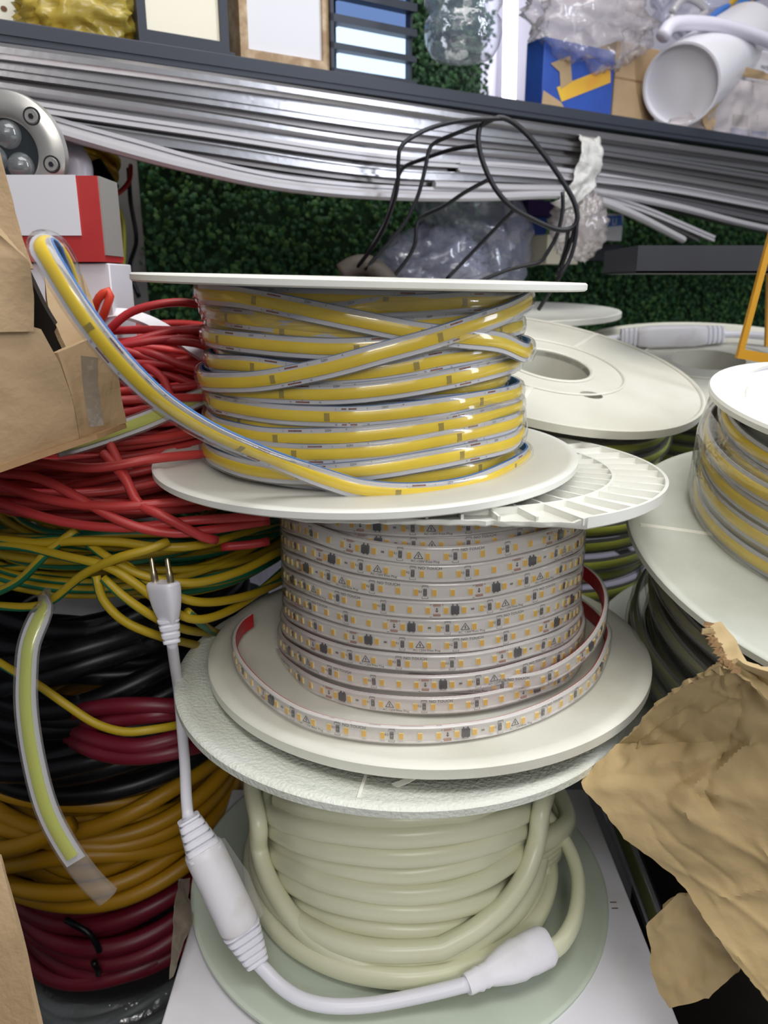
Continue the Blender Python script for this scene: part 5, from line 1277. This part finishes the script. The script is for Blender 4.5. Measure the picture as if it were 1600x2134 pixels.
# black wire lamp cage standing behind the top reel -------------------------------------------
YW = .86
cg = thing('wire_cage', 'black wire cage frame of a lamp standing behind the topmost reel', 'wire frame', at(960, 610, YW))
def wire(pts, r=.0022): return G().tube(spline(np.array([at(*p) for p in pts]), .005), r, 8)
ringp = [(1000,262,YW),(1030,247,YW),(1060,250,YW),(1100,282,YW),(1150,345,YW),(1192,412,YW),(1203,455,YW),(1190,476,YW),(1160,478,YW),(1110,457,YW),(1065,430,YW),(1030,390,YW),(1005,335,YW),(996,290,YW),(1000,262,YW)]
obj('ring', wire(ringp, .0027), 'blackwire', cg, smooth=180)
for pts in ([(1045,247,YW),(960,252,YW-.01),(900,266,YW-.02),(860,285,YW-.03),(836,305,YW-.035),(830,330,YW-.035),(829,380,YW-.03),(818,430,YW-.02),(790,495,YW),(745,556,YW+.02)],
            [(1004,258,YW),(950,278,YW+.01),(905,298,YW+.02),(893,315,YW+.02),(886,350,YW+.02),(868,415,YW+.02),(835,475,YW+.02),(760,562,YW+.02)],
            [(996,303,YW),(940,312,YW+.02),(880,332,YW+.04),(840,350,YW+.05),(825,385,YW+.05),(805,455,YW+.04),(770,520,YW+.03),(752,552,YW+.03)],
            [(1022,372,YW),(970,400,YW+.01),(925,430,YW+.02),(880,452,YW+.03),(868,470,YW+.03),(864,510,YW+.03),(845,545,YW+.03),(815,582,YW+.03)],
            [(1073,436,YW),(1040,468,YW+.01),(985,525,YW+.02),(930,582,YW+.02)],
            [(1172,400,YW+.03),(1172,440,YW+.03),(1160,490,YW+.03),(1133,538,YW+.03),(1120,548,YW+.03),(1060,562,YW+.03),(990,590,YW+.03)],
            [(1202,440,YW),(1200,490,YW),(1187,540,YW),(1160,585,YW),(1122,645,YW+.02)],
            [(1184,478,YW),(1178,520,YW+.02),(1160,575,YW+.02)], [(1203,455,YW),(1190,500,YW+.01),(1168,560,YW+.02)]):
    obj('wire', wire(pts), 'blackwire', cg, smooth=180)
M['grip'] = pm('brown_tape', '#453d36', .7, bump=(80, .6))
g = G().tube(spline(np.array([at(x, y, YW+.03) for x, y in [(712,572),(740,556),(770,556),(800,580),(815,600)]]), .004), .012, 12, scale=None)
tag(obj('taped_bundle', g, 'grip', smooth=180) , 'brown taped bundle holding the wire cage ends behind the topmost reel', 'cable bundle')
g = G()
for a_ in (0, 12): g.tube(spline(np.array([rp(x+a_*3, y, .12) for x, y in [(755,345),(758,375),(768,395),(785,392),(790,350)]]), .004), .0022, 8)
tag(obj('wire_loop', g, 'lilac', smooth=180), 'thin white wire loop hanging below the profiles', 'wire')

# ================================================================== camera, daylight-white shop lamps and added front fill
def area(name, loc, tgt, sx, sy, power, col):
    l = bpy.data.lights.new(name, 'AREA'); l.shape = 'RECTANGLE'; l.size = sx; l.size_y = sy; l.energy = power; l.color = col
    o = bpy.data.objects.new(name, l); COL.objects.link(o); o.location = loc
    o.rotation_euler = (Vector(tgt) - Vector(loc)).to_track_quat('-Z', 'Y').to_euler(); return o
area('ceiling_panel_light', (.3, .2, HC + 1.5), (.1, .45, HC - .2), 1.5, .9, 26, (1, .985, .95))
area('ceiling_tube_light', (1.0, .34, HC + .42), (.05, .5, HC - .06), .16, .9, 6.5, (.84, .90, 1))
area('counter_light', (.15, -.9, HC + .55), (.05, .5, HC - .06), .5, .12, 3, (1, .99, .96))
area('front_fill_light', (.45, -1.2, HC + .9), (0.1, .5, HC - .2), 1.4, 1.2, 11, (1, .97, .93))  # soft fill added behind the camera to brighten the coil fronts
w = bpy.data.worlds.new('world'); SC.world = w; w.use_nodes = True
w.node_tree.nodes['Background'].inputs[0].default_value = (.75, .78, .85, 1); w.node_tree.nodes['Background'].inputs[1].default_value = .2
cam = bpy.data.cameras.new('camera'); co = bpy.data.objects.new('camera', cam); COL.objects.link(co); SC.camera = co
cam.sensor_fit = 'VERTICAL'; cam.sensor_height = 24; cam.sensor_width = 18; cam.lens = 24 * F / 2134
co.location = (0, 0, HC); co.rotation_euler = (PI/2 - TH, 0, 0); cam.clip_start = .02
cam.dof.use_dof = True; cam.dof.focus_distance = .47; cam.dof.aperture_fstop = cam.lens / 2.6
SC.view_settings.view_transform = 'Standard'; SC.view_settings.look = 'None'; SC.view_settings.gamma = 1; SC.view_settings.exposure = .02
SC.view_settings.use_curve_mapping = False
SC.cycles.max_bounces = 7; SC.cycles.transparent_max_bounces = 24; SC.cycles.diffuse_bounces = 3; SC.cycles.glossy_bounces = 3
